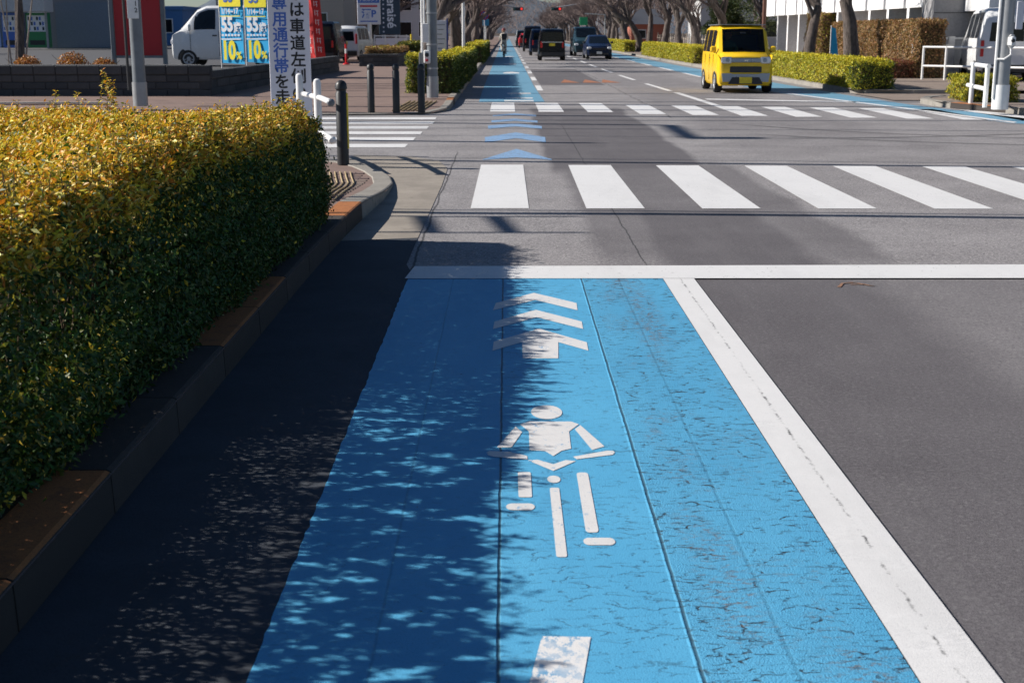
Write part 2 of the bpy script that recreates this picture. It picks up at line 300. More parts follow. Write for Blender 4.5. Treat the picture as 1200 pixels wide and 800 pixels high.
# ------------------------------------------------------------------ ground, road, markings
struct('ground', MB().add([(-900, -60, -.03), (900, -60, -.03), (900, 2500, -.03), (-900, 2500, -.03)], [(0, 1, 2, 3)]), SOIL, 'bare ground reaching to the horizon')
struct('road', MB().add([(-60, -12, 0), (60, -12, 0), (60, 520, 0), (-60, 520, 0)], [(0, 1, 2, 3)]), ASPH, 'grey asphalt road and junction')
def sheet(name, polys, m, z, label=None, parent=None):
    mb = MB()
    for p in polys: mb.add([(x, y, z) for x, y in p], [tuple(range(len(p)))])
    return struct(name, mb, m, label, parent)
def rect(x0, x1, y0, y1): return [(x0, y0), (x1, y0), (x1, y1), (x0, y1)]
sheet('gutter', [[(-1.25, -6), (-.59, -6), (-.59, 8.2), (-.66, 8.6), (-.66, 9.75), (-1.25, 9.6)]], GUTD, .004, 'dark worn gutter with hedge shade mixed into its colour')  # old dark asphalt, its colour deepened and blued for the hedge's shade
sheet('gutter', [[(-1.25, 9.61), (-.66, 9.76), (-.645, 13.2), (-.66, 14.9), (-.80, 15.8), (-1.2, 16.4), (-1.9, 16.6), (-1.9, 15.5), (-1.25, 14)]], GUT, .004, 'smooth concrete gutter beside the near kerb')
# ragged left edge of the blue paint
bl = [( -.615 + rng.normal(0, .0025), y) for y in np.arange(-6, 8.04, .05)]
bl = bl + [(-.612, 8.06)]
sheet('blue_cycle_lane', [bl[::-1] + [(-.615, -6.0), (.976, -6.0), (.976, 8.06)]], BLUE, .006, 'sky blue painted cycle lane before the stop line, cracked on its right')
sheet('lane_edge_line', [rect(.978, 1.172, -6, 8.06)], WLINE, .0075, 'long white line along the right side of the blue lane')
sheet('stop_line', [[(-.632, 8.06), (4.15, 8.06), (4.15, 8.56), (-.60, 8.50)]], WHITE, .009, 'white stop line across the near lane')
for i in range(7):
    x = -.31 + i * 1.012; sl_ = -.045 * i
    sheet('crosswalk_stripe', [[(x, 11.45 + sl_ * .3), (x + .51, 11.45 + sl_ * .3), (x + .51, 15.33 + sl_), (x + .02, 15.34 + sl_)]], WHITE, .004, 'white stripe of the near zebra crossing')
for i in range(11):
    x = -.31 + i * (.945 if i < 5 else .93) ; y = 29.1 - .27 * i * (1 if i > 2 else .3)
    sheet('crosswalk_stripe', [rect(x, x + .49, y - 3.3, y)], WHITE, .004, 'white stripe of the far zebra crossing')
for i in range(6):
    y = 17.7 + i * 1.16
    xr = (-1.35 + .03 * i) - (0 if i < 5 else .05); sheet('crosswalk_stripe', [rect(-5.6, xr, y, y + .56)], WHITE, .004, 'white stripe of the crossing over the side street')
sheet('far_stop_line', [[(4.6, 30.4), (7.6, 29.1), (7.8, 29.5), (4.6, 30.9)]], WHITE, .006, 'white stop line in front of the yellow car')
MK = .0078
def sym(name, poly, m=WBLUE, z=MK, par=None):
    o = sheet(name, [poly], m, z, None, par); return o
ar = thing('lane_arrow', 'white triple chevron arrow painted on the blue cycle lane', 'road marking'); ar['kind'] = 'thing'
for p in ([(.163, 7.60), (-.058, 7.30), (-.073, 7.10), (.166, 7.39), (.394, 7.10), (.399, 7.30)], [(.163, 7.115), (-.062, 6.81), (-.068, 6.63), (.163, 6.92), (.398, 6.63), (.401, 6.81)]):
    sym('chevron', p, par=ar)
sym('arrow_head', [(.170, 6.64), (-.062, 6.345), (-.066, 6.155), (.078, 6.335), (.078, 6.003), (.245, 6.003), (.258, 6.335), (.396, 6.155), (.399, 6.33)], par=ar)
cy = thing('cyclist_symbol', 'white painted cyclist figure with handlebars and wheel on the blue lane', 'road marking')
el = lambda cx, cy_, a, b, n=24: [(cx + a * math.cos(2 * PI * i / n), cy_ + b * math.sin(2 * PI * i / n)) for i in range(n)]
def capsule(x0, y0, x1, y1, r, ry=None, n=7):
    a = math.atan2(y1 - y0, x1 - x0); out = []
    for (cx, cc, s0) in ((x1, y1, a - PI / 2), (x0, y0, a + PI / 2)):
        out += [(cx + r * math.cos(s0 + PI * i / n), cc + r * math.sin(s0 + PI * i / n)) for i in range(n + 1)]
    return out
sym('head', el(.163, 5.104, .063, .10), par=cy)
sym('torso', [(.053, 4.935), (.092, 4.971), (.256, 4.971), (.284, 4.933), (.241, 4.838), (.239, 4.625), (.202, 4.598), (.170, 4.537), (.141, 4.598), (.085, 4.608), (.087, 4.838)][::-1], par=cy)
sym('arm', [(.265, 4.867), (.289, 4.922), (.364, 4.651), (.315, 4.608)][::-1], par=cy)
sym('arm', [(.036, 4.904), (.061, 4.831), (.019, 4.64), (-.035, 4.64)][::-1], par=cy)
sym('handlebar', [(-.072, 4.578), (-.062, 4.598), (.014, 4.585), (.076, 4.540), (.076, 4.500), (-.046, 4.530), (-.066, 4.55)][::-1], par=cy)
sym('handlebar', [(.241, 4.530), (.37, 4.600), (.392, 4.598), (.397, 4.579), (.387, 4.553), (.253, 4.500)][::-1], par=cy)
sym('saddle', [(.076, 4.490), (.113, 4.496), (.167, 4.445), (.213, 4.492), (.249, 4.480), (.164, 4.372)][::-1], par=cy)
sym('hub', el(.163, 4.284, .023, .038, 16), par=cy)
def rrect(x0, x1, y0, y1, r, ry, sk=0):
    out = []
    for cx, cc, s0 in ((x1 - r, y1 - ry, 0), (x0 + r, y1 - ry, PI / 2), (x0 + r, y0 + ry, PI), (x1 - r, y0 + ry, 1.5 * PI)):
        out += [(cx + r * math.cos(s0 + PI / 2 * i / 4) + sk * (cc - y0), cc + ry * math.sin(s0 + PI / 2 * i / 4)) for i in range(5)]
    return out
sym('leg', rrect(.040, .085, 4.105, 4.36, .006, .012), par=cy); sym('pedal', rrect(-.001, .092, 3.985, 4.047, .02, .030), par=cy)
sym('leg', rrect(.244, .284, 3.79, 4.355, .012, .022), par=cy); sym('pedal', rrect(.232, .328, 3.688, 3.747, .018, .028), par=cy)
sym('wheel', rrect(.146, .178, 3.597, 4.198, .007, .012), par=cy)
sym('worn_letter', [(.040, 2.74), (.166, 2.74), (.214, 3.075), (.09, 3.08)], WORN); bpy.data.objects['worn_letter'].name = 'worn_road_letter'; tag(bpy.data.objects['worn_road_letter'], 'worn white block of road lettering at the bottom edge', None)
for p in ([(-.283, 16.0), (.14, 17.47), (.556, 16.0), (.55, 15.92), (.131, 16.25), (-.279, 15.92)], [(-.31, 19.45), (.154, 20.4), (.575, 19.45), (.555, 18.5), (.154, 19.25), (-.295, 18.5)], [(-.297, 21.9), (.154, 22.42), (.587, 21.8), (.572, 21.15), (.149, 21.72), (-.286, 21.15)], [(-.254, 23.25), (.153, 23.7), (.547, 23.15), (.537, 22.65), (.149, 23.08), (-.247, 22.68)], [(-.243, 24.8), (.162, 25.24), (.562, 24.8), (.55, 24.3), (.159, 24.7), (-.239, 24.35)]):
    sheet('blue_chevron', [p[::-1]], PBLUE, .004, 'pale blue chevron painted across the junction')
# far side of the junction
sheet('blue_cycle_lane', [[(-.60, 29.4), (.86, 29.4), (.80, 38), (.80, 300), (-.60, 300), (-.62, 38)]], BLUEFAR, .004, 'faded blue cycle lane running on beyond the junction')
sheet('blue_cycle_lane', [[(9.2, 21.5), (9.6, 22.2), (9.2, 24.2), (8.6, 28.0), (8.35, 32), (8.2, 40), (7.95, 62), (7.95, 300), (6.7, 300), (6.7, 62), (6.75, 38), (6.95, 33.5), (7.45, 30), (8.0, 26.5), (8.55, 22.5)][::-1]], BLUEFAR, .004, 'blue cycle lane along the right kerb')
for i in range(14):
    y = 35.2 + i * 7.4
    sheet('lane_dash', [rect(.83, .99, y, y + 3.4)], WHITE, .006, 'short white dash beside the far blue lane')
for y0, y1 in ((29.6, 30.2), (30.9, 31.4), (33.2, 33.9)):
    sheet('lane_lettering', [rect(-.05 + (y0 - 29) * .02, .62, y0, y1)], BLUEFAR if 0 else WBLUE, .006, 'worn white lettering block on the far blue lane')
for i, y in enumerate((50, 64, 84, 110)):
    sheet('lane_lettering', [[(-.1, y), (.5, y), (.5, y + 1), (.2, y + 2.2), (-.1, y + 1)]], WBLUE, .006, 'white symbol on the far blue lane')
cl = [(4.50, 24.5), (4.42, 28), (4.38, 31), (4.33, 34), (4.22, 38), (4.15, 42), (4.08, 46), (4.02, 53), (3.99, 58), (3.98, 150)]
sheet('centre_line', [[(a[0] - .08, a[1]), (a[0] + .08, a[1]), (b[0] + .08, b[1]), (b[0] - .08, b[1])] for a, b in list(zip(cl, cl[1:]))[:3]], WHITE, .006, 'thin white centre line bending at the junction')
for a in np.arange(35, 240, 8.0):
    xa = float(np.interp(a, [q[1] for q in cl], [q[0] for q in cl])); xb = float(np.interp(a + 5, [q[1] for q in cl], [q[0] for q in cl]))
    sheet('centre_dash', [[(xa - .07, a), (xa + .07, a), (xb + .07, a + 5), (xb - .07, a + 5)]], WHITE, .006, 'white centre line dash')
for i in range(20):
    sheet('edge_dash', [rect(6.62, 6.78, 38 + i * 8, 42.5 + i * 8)], WHITE, .006, 'white dash beside the right blue lane')
sheet('edge_line', [[(7.0, 33.5), (7.5, 30), (8.05, 26.5), (8.6, 22.5), (8.75, 22.7), (8.2, 26.7), (7.64, 30.2), (7.14, 33.7)][::-1]], WHITE, .006, 'white line along the inner side of the right blue lane')
for j, x in enumerate((1.95, 2.62, 3.2)):
    sheet('orange_triangle', [[(x - .28, 40.8), (x + .30, 40.8), (x - .05, 43.6)]], ORANGE, .005, 'orange triangle painted on the far lane')
sheet('survey_mark', [[(2.00, 7.80), (2.02, 7.79), (2.07, 7.91), (2.13, 7.93), (2.22, 7.82), (2.24, 7.83), (2.14, 7.955), (2.06, 7.93)], [(2.10, 7.885), (2.19, 7.88), (2.19, 7.87), (2.10, 7.87)]], CHALK, .004, 'small faint orange chalk mark below the stop line')

# ------------------------------------------------------------------ pavements and kerbs
def zk_near(y): return float(np.interp(y, [10.8, 13.2], [.15, .035]))
def zk_far(y): return float(np.interp(y, [25.0, 28.5], [.035, .13]))
def zk_r(y): return .12
nearL = [(-1.25, -6), (-1.25, 4), (-1.245, 8), (-1.22, 9.6), (-1.17, 10.9), (-1.11, 12.2), (-1.13, 13.2), (-1.22, 13.9), (-1.45, 14.75), (-1.80, 15.5), (-2.4, 15.95), (-3.4, 16.1), (-20, 16.1)]
farL = [(-1.12, 420), (-1.12, 31), (-1.10, 27.3), (-1.16, 26), (-1.38, 25.2), (-1.8, 24.8), (-2.8, 24.65), (-20, 24.65)]
rightA = [(8.45, 420), (8.40, 61), (8.62, 43), (8.70, 33.4), (9.3, 33.0), (14, 32.8)]
rightB = [(14, 30.2), (9.6, 30.2), (8.95, 29.0), (8.92, 27.4), (9.25, 26.0), (9.75, 24.5), (11.0, 23.6), (40, 23.0)]
def offset(pl, d):
    out = []
    for i, p in enumerate(pl):
        a = Vector(pl[max(i - 1, 0)]); b = Vector(pl[min(i + 1, len(pl) - 1)]); t = (b - a).normalized(); out.append((p[0] - t.y * d, p[1] + t.x * d))
    return out
def pavement(name, line, backx, zf, m, label, dz=-.012):
    mb = MB(); n = len(line)
    vs = [(x, y, zf(y) + dz) for x, y in line] + [(backx, y, zf(y) + dz) for x, y in line]
    mb.add(vs, [(i, i + 1, n + i + 1, n + i) for i in range(n - 1)]); return struct(name, mb, m, label)
def densify(line, step):
    out = []
    for a, b in zip(line, line[1:]):
        L = math.dist(a, b); k = max(1, round(L / step)); out += [(a[0] + (b[0] - a[0]) * i / k, a[1] + (b[1] - a[1]) * i / k) for i in range(k)]
    return out + [line[-1]]
def resample(line, step):
    L = [0]
    for a, b in zip(line, line[1:]): L.append(L[-1] + math.dist(a, b))
    n = max(1, round(L[-1] / step)); t = np.linspace(0, L[-1], n + 1)
    return list(zip(np.interp(t, L, [p[0] for p in line]).tolist(), np.interp(t, L, [p[1] for p in line]).tolist()))
def kerb(line, side, zf, wd, step, label, mats, zbase=-.02):
    root = tag(link('kerb', None), label, None, None, 'structure'); pts = resample(line, step)
    for i, (a, b) in enumerate(zip(pts, pts[1:])):
        d = Vector((b[0] - a[0], b[1] - a[1])); L = d.length; d.normalize(); nrm = Vector((-d.y, d.x)) * side
        g = .005; A = Vector(a) + d * g; B = Vector(b) - d * g; r = .02
        prof = [(0, zbase), (0, -r), (.006, -.006), (r, 0), (wd - .01, 0), (wd, -.01), (wd, zbase)]
        vs = []
        for P, zz in ((A, zf(a[1])), (B, zf(b[1]))):
            for o_, z in prof: q = P + nrm * o_; vs.append((q.x, q.y, z if z == zbase and o_ in (0, wd) else zz + z))
        n = len(prof); fs = [(j, (j + 1) % n, n + (j + 1) % n, n + j) for j in range(n)] + [tuple(range(n)), tuple(range(2 * n - 1, n - 1, -1))]
        st = MB().add(vs, fs).build('kerb_stone', mats(0.5 * (a[1] + b[1]), i), root)
    return root
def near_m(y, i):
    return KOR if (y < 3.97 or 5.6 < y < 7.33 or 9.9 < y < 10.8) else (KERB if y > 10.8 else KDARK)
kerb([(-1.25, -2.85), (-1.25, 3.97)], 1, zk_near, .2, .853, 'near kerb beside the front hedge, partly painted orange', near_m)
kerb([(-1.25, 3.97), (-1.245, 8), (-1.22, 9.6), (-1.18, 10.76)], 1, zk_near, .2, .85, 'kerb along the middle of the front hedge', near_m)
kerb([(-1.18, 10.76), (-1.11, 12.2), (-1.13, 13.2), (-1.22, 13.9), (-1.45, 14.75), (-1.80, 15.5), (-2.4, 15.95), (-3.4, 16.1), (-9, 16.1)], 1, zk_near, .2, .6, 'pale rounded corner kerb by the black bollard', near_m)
fm = lambda y, i: KOR if 27.6 < y < 28.6 else KERB
kerb(farL[1:][::-1], 1 if 0 else 1, zk_far, .16, 1.0, 'kerb around the far left corner', fm)
kerb([(-1.12, 31), (-1.12, 90)], 1, zk_far, .16, 2.0, 'left kerb running away beyond the junction', fm)
kerb([(8.45, 120), (8.40, 61), (8.62, 43), (8.70, 33.4), (9.3, 33.0), (12.5, 32.8)], 1, zk_r, .16, 1.2, 'right kerb before the long yellow hedge', lambda y, i: KERB)
kerb([(12.5, 30.2), (9.6, 30.2), (8.95, 29.0), (8.92, 27.4), (9.25, 26.0), (9.75, 24.5), (11.0, 23.6), (14, 23.3)], 1, zk_r, .2, .9, 'right corner kerb by the steel pole', lambda y, i: KOR if 25 < y < 27 else KERB)
_p = pavement('pavement', nearL, -30, zk_near, PAVE, 'brick paved pavement left of the near lane')
pavement('pavement', [p for p in farL if p[1] < 421][::-1], -30, zk_far, PAVE, 'brick paved pavement beyond the side street')
pavement('pavement', rightA, 60, zk_r, PAVE2, 'pavement behind the long yellow hedge')
pavement('pavement', rightB, 60, zk_r, PAVE2, 'pavement around the right corner pole')
struct('driveway', MB().add([(8.7, 29.9, .02), (60, 29.9, .05), (60, 33.2, .05), (8.6, 33.2, .02)], [(0, 1, 2, 3)]), PAVE2, 'driveway between the two right kerbs')
# herringbone-less running-bond pavers where they can be told apart
pv = tag(link('pavers', None), 'brick pavers at the near corner beside the bollard', None, None, 'structure')
pm = [MB().box(-.097, .097, -.047, .047, -.02, .003, .004).mesh('paver', q) for q in (PAVE, PAVE2, PAVE3)]
rows = 0
for r_ in range(44):
    y = 10.05 + r_ * .1
    for c_ in range(8):
        x = -1.52 - c_ * .2 - (.1 if r_ % 2 else 0)
        edge = float(np.interp(y, [q[1] for q in nearL[:11]], [q[0] for q in nearL[:11]])) - .31
        if x > edge or x < -3.0 or (y < 10.6 and x < -1.9): continue
        if rows >= 285: continue
        rows += 1; o = link('paver', random.choice(pm), pv, (x, y, zk_near(y) - .008 + random.uniform(-.001, .001)), (math.atan2(zk_near(y + .1) - zk_near(y), .1), 0, 0))
tp = tag(link('tactile_paving', None), 'yellowish tactile guide bars at the near corner', None, None, 'structure')
for j in range(7):
    pts = []
    for t in np.linspace(0, 1, 7):
        y = 10.9 + t * 3.3; x = -1.40 - j * .055 - .05 * math.sin(t * 3) * 1 - max(0, t - .6) * .6
        pts.append((x - .03, y, zk_near(y) + .002))
    MB().tube(pts, .008, 6).build('tactile_bar', TACT, tp)
tp2 = tag(link('tactile_paving', None), 'yellowish tactile guide bars by the mid pole', None, None, 'structure')
for j in range(7): MB().tube([(-1.62 - j * .09, 25.4, zk_far(25.4)), (-1.45 - j * .09, 27.8, zk_far(27.8))], .016, 6).build('tactile_bar', TACT, tp2)
# soil strip under the hedge
struct('planting_bed', MB().add([(-4.2, -5, .145), (-1.44, -5, .145), (-1.43, 9.7, .145), (-4.2, 9.7, .145)], [(0, 1, 2, 3)]), SOIL, 'dark soil bed under the front hedge')

# ------------------------------------------------------------------ foliage
def leaf_mesh(name, P, Nn, size, tint, wid=.42, m=LEAF, fold=.25):
    n = len(P); L = size[:, None]
    a = rng.normal(size=(n, 3)); a = a - (a * Nn).sum(1)[:, None] * Nn; a /= np.linalg.norm(a, axis=1)[:, None] + 1e-9; b = np.cross(Nn, a)
    v = np.empty((n, 4, 3)); v[:, 0] = P; v[:, 1] = P + a * L * .5 + b * L * wid * .5 + Nn * L * fold * .3; v[:, 2] = P + a * L - Nn * L * .08; v[:, 3] = P + a * L * .5 - b * L * wid * .5 + Nn * L * fold * .3
    me = bpy.data.meshes.new(name); me.vertices.add(n * 4); me.vertices.foreach_set('co', v.ravel()); me.loops.add(n * 6); me.polygons.add(n * 2)
    base = (np.arange(n) * 4)[:, None]; me.loops.foreach_set('vertex_index', (base + np.array([0, 1, 2, 0, 2, 3])).ravel().astype(np.int32)); me.polygons.foreach_set('loop_start', (np.arange(n * 2) * 3).astype(np.int32))
    me.update(calc_edges=True)
    at = me.color_attributes.new('tint', 'FLOAT_COLOR', 'POINT'); c = np.ones((n, 4, 4)); c[:, :, :3] = tint[:, None, :]; at.data.foreach_set('color', c.ravel()); me.materials.append(m); return me
def wave(x, y, f=1.0): return .5 * np.sin(3.1 * f * x + 1.7 * np.sin(2.3 * f * y)) + .3 * np.sin(7.3 * f * y + 2 * np.sin(5 * f * x)) + .2 * np.sin(13 * f * x + 11 * f * y)
def unit(a): return a / (np.linalg.norm(a, axis=1)[:, None] + 1e-9)
def pal(cols, n, sd=.15):
    c = np.array(cols)[rng.integers(0, len(cols), n)]; return np.clip(c * rng.normal(1, sd, (n, 1)) * rng.normal(1, .06, (n, 3)), .004, .9)
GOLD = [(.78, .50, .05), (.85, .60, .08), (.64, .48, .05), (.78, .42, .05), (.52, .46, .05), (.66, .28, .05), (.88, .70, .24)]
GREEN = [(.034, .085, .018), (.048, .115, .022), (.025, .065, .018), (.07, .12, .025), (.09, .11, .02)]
OLIVE = [(.16, .18, .03), (.11, .14, .028), (.22, .20, .04)]
def clump(x, y, z, f=1.0):                                          # 0..1, lumps of leaves about 8 cm across
    v = np.sin(61 * f * x + 2.2 * np.sin(23 * y) + 3 * z) + np.sin(57 * f * y + 2.0 * np.sin(31 * z) + 5 * x) + np.sin(66 * f * z + 2.1 * np.sin(27 * x) + 7 * y); return np.clip(.5 + v * .45, 0, 1)
# front hedge: the big clipped one
HX, HY0, HY1, HT = -1.44, .9, 9.72, .92
def hx(y): return np.interp(y, [2.8, 4.4, 8.3], [HX, HX + .04, HX + .115])
def backx(y): return -(.42 * y + .9) if 0 else np.where(y < 5.0, -2.05, -np.clip(.385 * y + .5, 2.2, 3.9))
def htop(x, y): return HT + .02 + .085 * np.exp(-((y - 6.25) / .75) ** 2) * np.clip((x - HX + .7) / .4, 0, 1) + .035 * wave(x, y, 1.2) - .10 * np.clip((x - (hx(y) - .20)) / .16, 0, 1) ** 2 - .14 * np.clip((y - (HY1 - .22)) / .22, 0, 1) ** 2
fh = thing('clipped_hedge', 'big clipped hedge with golden top and dark green side along the near kerb', 'hedge', (0, 0, 0))
def side_x(y, z): return hx(y) + .035 * wave(y, z * 2, 1.5) - .13 * np.clip((z - .68) / .22, 0, 1) ** 2 - .02 * np.clip((.35 - z) / .2, 0, 1)
P = []; N_ = []; T = []; SZ = []
n = 230000; y = rng.uniform(HY0, HY1, n); x = hx(y) - .03 - rng.uniform(0, 1, n) * (hx(y) - backx(y)); q_ = np.interp(y, [3.6, 5.4, 6.4], [.14, .26, 1]); keep = rng.uniform(0, 1, n) < q_ + (1 - q_) * .55 * clump(x, y, 0 * x); x, y = x[keep], y[keep]; n = len(x)
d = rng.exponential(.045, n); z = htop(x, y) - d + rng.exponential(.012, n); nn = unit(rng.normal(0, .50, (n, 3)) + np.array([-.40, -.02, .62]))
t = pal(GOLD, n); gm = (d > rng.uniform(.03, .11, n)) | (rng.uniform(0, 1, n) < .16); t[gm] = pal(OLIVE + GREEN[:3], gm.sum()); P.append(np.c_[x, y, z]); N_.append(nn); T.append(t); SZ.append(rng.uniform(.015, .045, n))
n = 120000; y = rng.uniform(HY0, HY1, n); z = rng.uniform(.16, .9, n) ; q_ = np.where(z > .46, np.interp(y, [3.6, 5.4, 6.6], [.06, .14, 1]), 1); keep = rng.uniform(0, 1, n) < q_ + (1 - q_) * .45 * clump(0 * y, y, z); y, z = y[keep], z[keep]; n = len(y)
d = rng.exponential(.055, n); x = side_x(y, z) - d + rng.exponential(.012, n); nn = unit(rng.normal(0, .6, (n, 3)) + np.array([.7, -.1, .25]))
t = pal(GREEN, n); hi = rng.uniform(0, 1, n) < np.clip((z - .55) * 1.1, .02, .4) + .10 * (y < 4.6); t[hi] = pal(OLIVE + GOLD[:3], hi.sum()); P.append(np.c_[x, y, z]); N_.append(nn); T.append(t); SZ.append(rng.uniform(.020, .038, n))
n = 26000; x = rng.uniform(-3.9, HX + .10, n); z = rng.uniform(.16, .90, n); d = rng.exponential(.05, n); y = HY1 - d - .1 * np.clip((z - .7) / .2, 0, 1) ** 2 + .02 * wave(x, z); nn = unit(rng.normal(0, .6, (n, 3)) + np.array([0, .7, .2]))
P.append(np.c_[x, y, z]); N_.append(nn); T.append(pal(GREEN + OLIVE, n)); SZ.append(rng.uniform(.022, .038, n))
n = 26000; y = rng.uniform(HY0, 6.2, n); z = rng.uniform(.16, .62, n); x = -2.05 + rng.exponential(.06, n) + .03 * wave(y, z)      # near end narrowed for sun speckles; low leaves added to shade the gutter
P.append(np.c_[HX - .08 - rng.uniform(0, .5, 16000), rng.uniform(HY0, 6.2, 16000), rng.uniform(.16, .50, 16000)]); N_.append(unit(rng.normal(0, 1, (16000, 3)))); T.append(pal(GREEN, 16000)); SZ.append(rng.uniform(.025, .045, 16000))
P.append(np.c_[x, y, z]); N_.append(unit(rng.normal(0, .6, (n, 3)) + np.array([-.8, 0, .2]))); T.append(pal(GREEN + OLIVE, n)); SZ.append(rng.uniform(.022, .04, n))
n = 13000; y = rng.uniform(HY0, 5.4, n); x = hx(y) - .05 - rng.exponential(.05, n); z = htop(x, y) + .03 - rng.exponential(.05, n) + .02 * wave(y * 3, x)      # extra rim leaves, added to cast the shadow's edge on the lane
kp = rng.uniform(0, 1, n) < .25 + .75 * clump(x, y, z, .8); x, y, z = x[kp], y[kp], z[kp]; n = len(x)
P.append(np.c_[x, y, z]); N_.append(unit(rng.normal(0, .6, (n, 3)) + np.array([.1, 0, .7]))); T.append(pal(GOLD + OLIVE, n)); SZ.append(rng.uniform(.018, .042, n))
# inner leaves that fill the body
n = 60000; y = rng.uniform(HY0, HY1 - .1, n); x = HX - .1 - rng.uniform(0, 1, n) * .75; z = rng.uniform(.2, .8, n); keep = (y > 5.6) | (z < .38); x, y, z = x[keep], y[keep], z[keep]; n = len(x)
P.append(np.c_[x, y, z]); N_.append(unit(rng.normal(0, 1, (n, 3)))); T.append(pal(GREEN, n)); SZ.append(rng.uniform(.03, .05, n))
# sprigs poking out of the top
SP = MB(); sprigs = []
for i in range(260):
    yy = rng.uniform(1.5, HY1 - .1); xx = float(hx(yy)) - .06 - rng.uniform(0, 1) * (HX - float(backx(yy))) ; hh = rng.uniform(.03, .09)
    sprigs.append((xx, yy, hh))
for i in range(420):
    yy = rng.uniform(1.2, HY1 - .2); sprigs.append((float(hx(yy)) - .10 - rng.exponential(.06), yy, rng.uniform(.03, .13)))
sprigs += [(-2.62, 8.9, .22), (-2.72, 9.1, .27), (-2.55, 8.7, .17), (-2.66, 9.2, .33), (-2.60, 9.0, .30), (-2.78, 9.0, .24), (-3.0, 8.8, .18), (-3.1, 8.4, .14), (-2.9, 9.1, .15), (-2.75, 8.6, .12), (-1.9, 9.0, .12), (-3.3, 9.0, .12)]
for xx, yy, hh in sprigs:
    z0 = float(htop(xx, yy)) - .05; lean = rng.normal(0, .2, 2); SP.tube([(xx, yy, z0), (xx + lean[0] * hh, yy + lean[1] * hh, z0 + hh + .05)], [.0022, .0012], 3)
    m = int(6 + hh * 130); tt = rng.uniform(.3, 1, m); ang = rng.uniform(0, 6.28, m); q = np.c_[xx + lean[0] * hh * tt, yy + lean[1] * hh * tt, z0 + (hh + .05) * tt]
    P.append(q); N_.append(unit(np.c_[np.cos(ang) * .6, np.sin(ang) * .6, np.full(m, .7)])); T.append(pal(GOLD + OLIVE, m)); SZ.append(rng.uniform(.02, .036, m))
P, N_, SZ, T = np.vstack(P), np.vstack(N_), np.concatenate(SZ), np.vstack(T)
# tunnels cut through the near leaves along the sunlight, to dapple the lane
e1 = np.array(sd.orthogonal().normalized()); e2 = np.cross(np.array(sd), e1); gy = 1.6 + 3.75 * rng.beta(1.1, 1.15, 240); gz = .50 + .42 * rng.beta(1.2, 1.0, 240); gr = rng.uniform(.002, .011, 240)
gc = np.c_[np.full(240, HX), gy, gz]; gu, gv = gc @ e1, gc @ e2; near = np.where(P[:, 1] < 6.4)[0]; C0 = P[near] + N_[near] * .004; U, V = C0 @ e1, C0 @ e2; bad = np.zeros(len(near), bool)
for a, b, c in zip(gu, gv, gr): bad |= ((U - a) / 1.5) ** 2 + (V - b) ** 2 < (c + .010) ** 2
ok = np.ones(len(P), bool); ok[near[bad]] = False; P, N_, SZ, T = P[ok], N_[ok], SZ[ok], T[ok]
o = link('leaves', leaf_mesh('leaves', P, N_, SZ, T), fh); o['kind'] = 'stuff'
for i in range(700):
    yy = rng.uniform(HY0, HY1 - .05); xx = HX - .16 - rng.uniform(0, .6); a = rng.normal(0, .06, 4)
    SP.tube([(xx, yy, .14), (xx + a[0], yy + a[1], .45), (xx + a[0] + a[2], yy + a[1] + a[3], .8)], [.007, .004, .002], 3, False)
o = SP.build('twigs', TWIG, fh); o['kind'] = 'stuff'

def hedge(label, x0, x1, y0, y1, z0, z1, cols_top, cols_side, leaf=.06, dens=1.0, group=None, rag=.085, f=1.0, name='clipped_hedge'):
    h = thing(name, label, 'hedge', ((x0 + x1) / 2, (y0 + y1) / 2, z0), 0, group); cx, cyy = (x0 + x1) / 2, (y0 + y1) / 2; W, D, H = x1 - x0, y1 - y0, z1 - z0
    P = []; N_ = []; T = []; k = dens / (leaf * leaf * .42 * .5)
    def face(area, gen, nrm, cols):
        n = int(min(area * k * 1.6, 26000)); a, b = rng.uniform(0, 1, n), rng.uniform(0, 1, n); d = rng.exponential(.03, n); p = gen(a, b) - np.array(nrm) * (d[:, None] - rag * wave(a * max(W, D), b * 3 + a, f)[:, None])
        P.append(p); N_.append(unit(rng.normal(0, .6, (n, 3)) + np.array(nrm) * .7)); T.append(pal(cols, n))
    face(W * D, lambda a, b: np.c_[-W / 2 + W * a, -D / 2 + D * b, np.full(len(a), H)], (0, 0, 1), cols_top)
    face(W * H, lambda a, b: np.c_[-W / 2 + W * a, np.full(len(a), -D / 2), H * b], (0, -1, 0), cols_side)
    face(D * H, lambda a, b: np.c_[np.full(len(a), -W / 2), -D / 2 + D * a, H * b], (-1, 0, 0), cols_side)
    face(D * H, lambda a, b: np.c_[np.full(len(a), W / 2), -D / 2 + D * a, H * b], (1, 0, 0), cols_side)
    P = np.vstack(P); n = len(P); o = link('leaves', leaf_mesh('leaves', P, np.vstack(N_), rng.uniform(leaf * .6, leaf * 1.2, n), np.vstack(T), .5), h); o['kind'] = 'stuff'
    c = MB().box(-W / 2 + .07, W / 2 - .07, -D / 2 + .07, D / 2 - .07, 0, H - .08, .05).build('inner_twigs', TWIG, h); return h
YG = [(.66, .56, .04), (.56, .50, .04), (.74, .60, .06), (.40, .40, .04)]; YS = [(.50, .46, .04), (.36, .36, .03), (.58, .48, .05), (.24, .26, .03)]; DG = [(.06, .10, .02), (.04, .08, .02), (.10, .13, .025), (.16, .19, .03)]
BR = [(.36, .20, .09), (.42, .25, .12), (.18, .10, .05), (.22, .17, .06)]; RU = [(.22, .07, .05), (.28, .10, .06), (.16, .06, .04), (.2, .12, .05)]
hedge('low yellow hedge in front of the mid pole', -2.28, -1.78, 31.0, 32.4, .13, .98, YG, DG + YS[:1], .05)
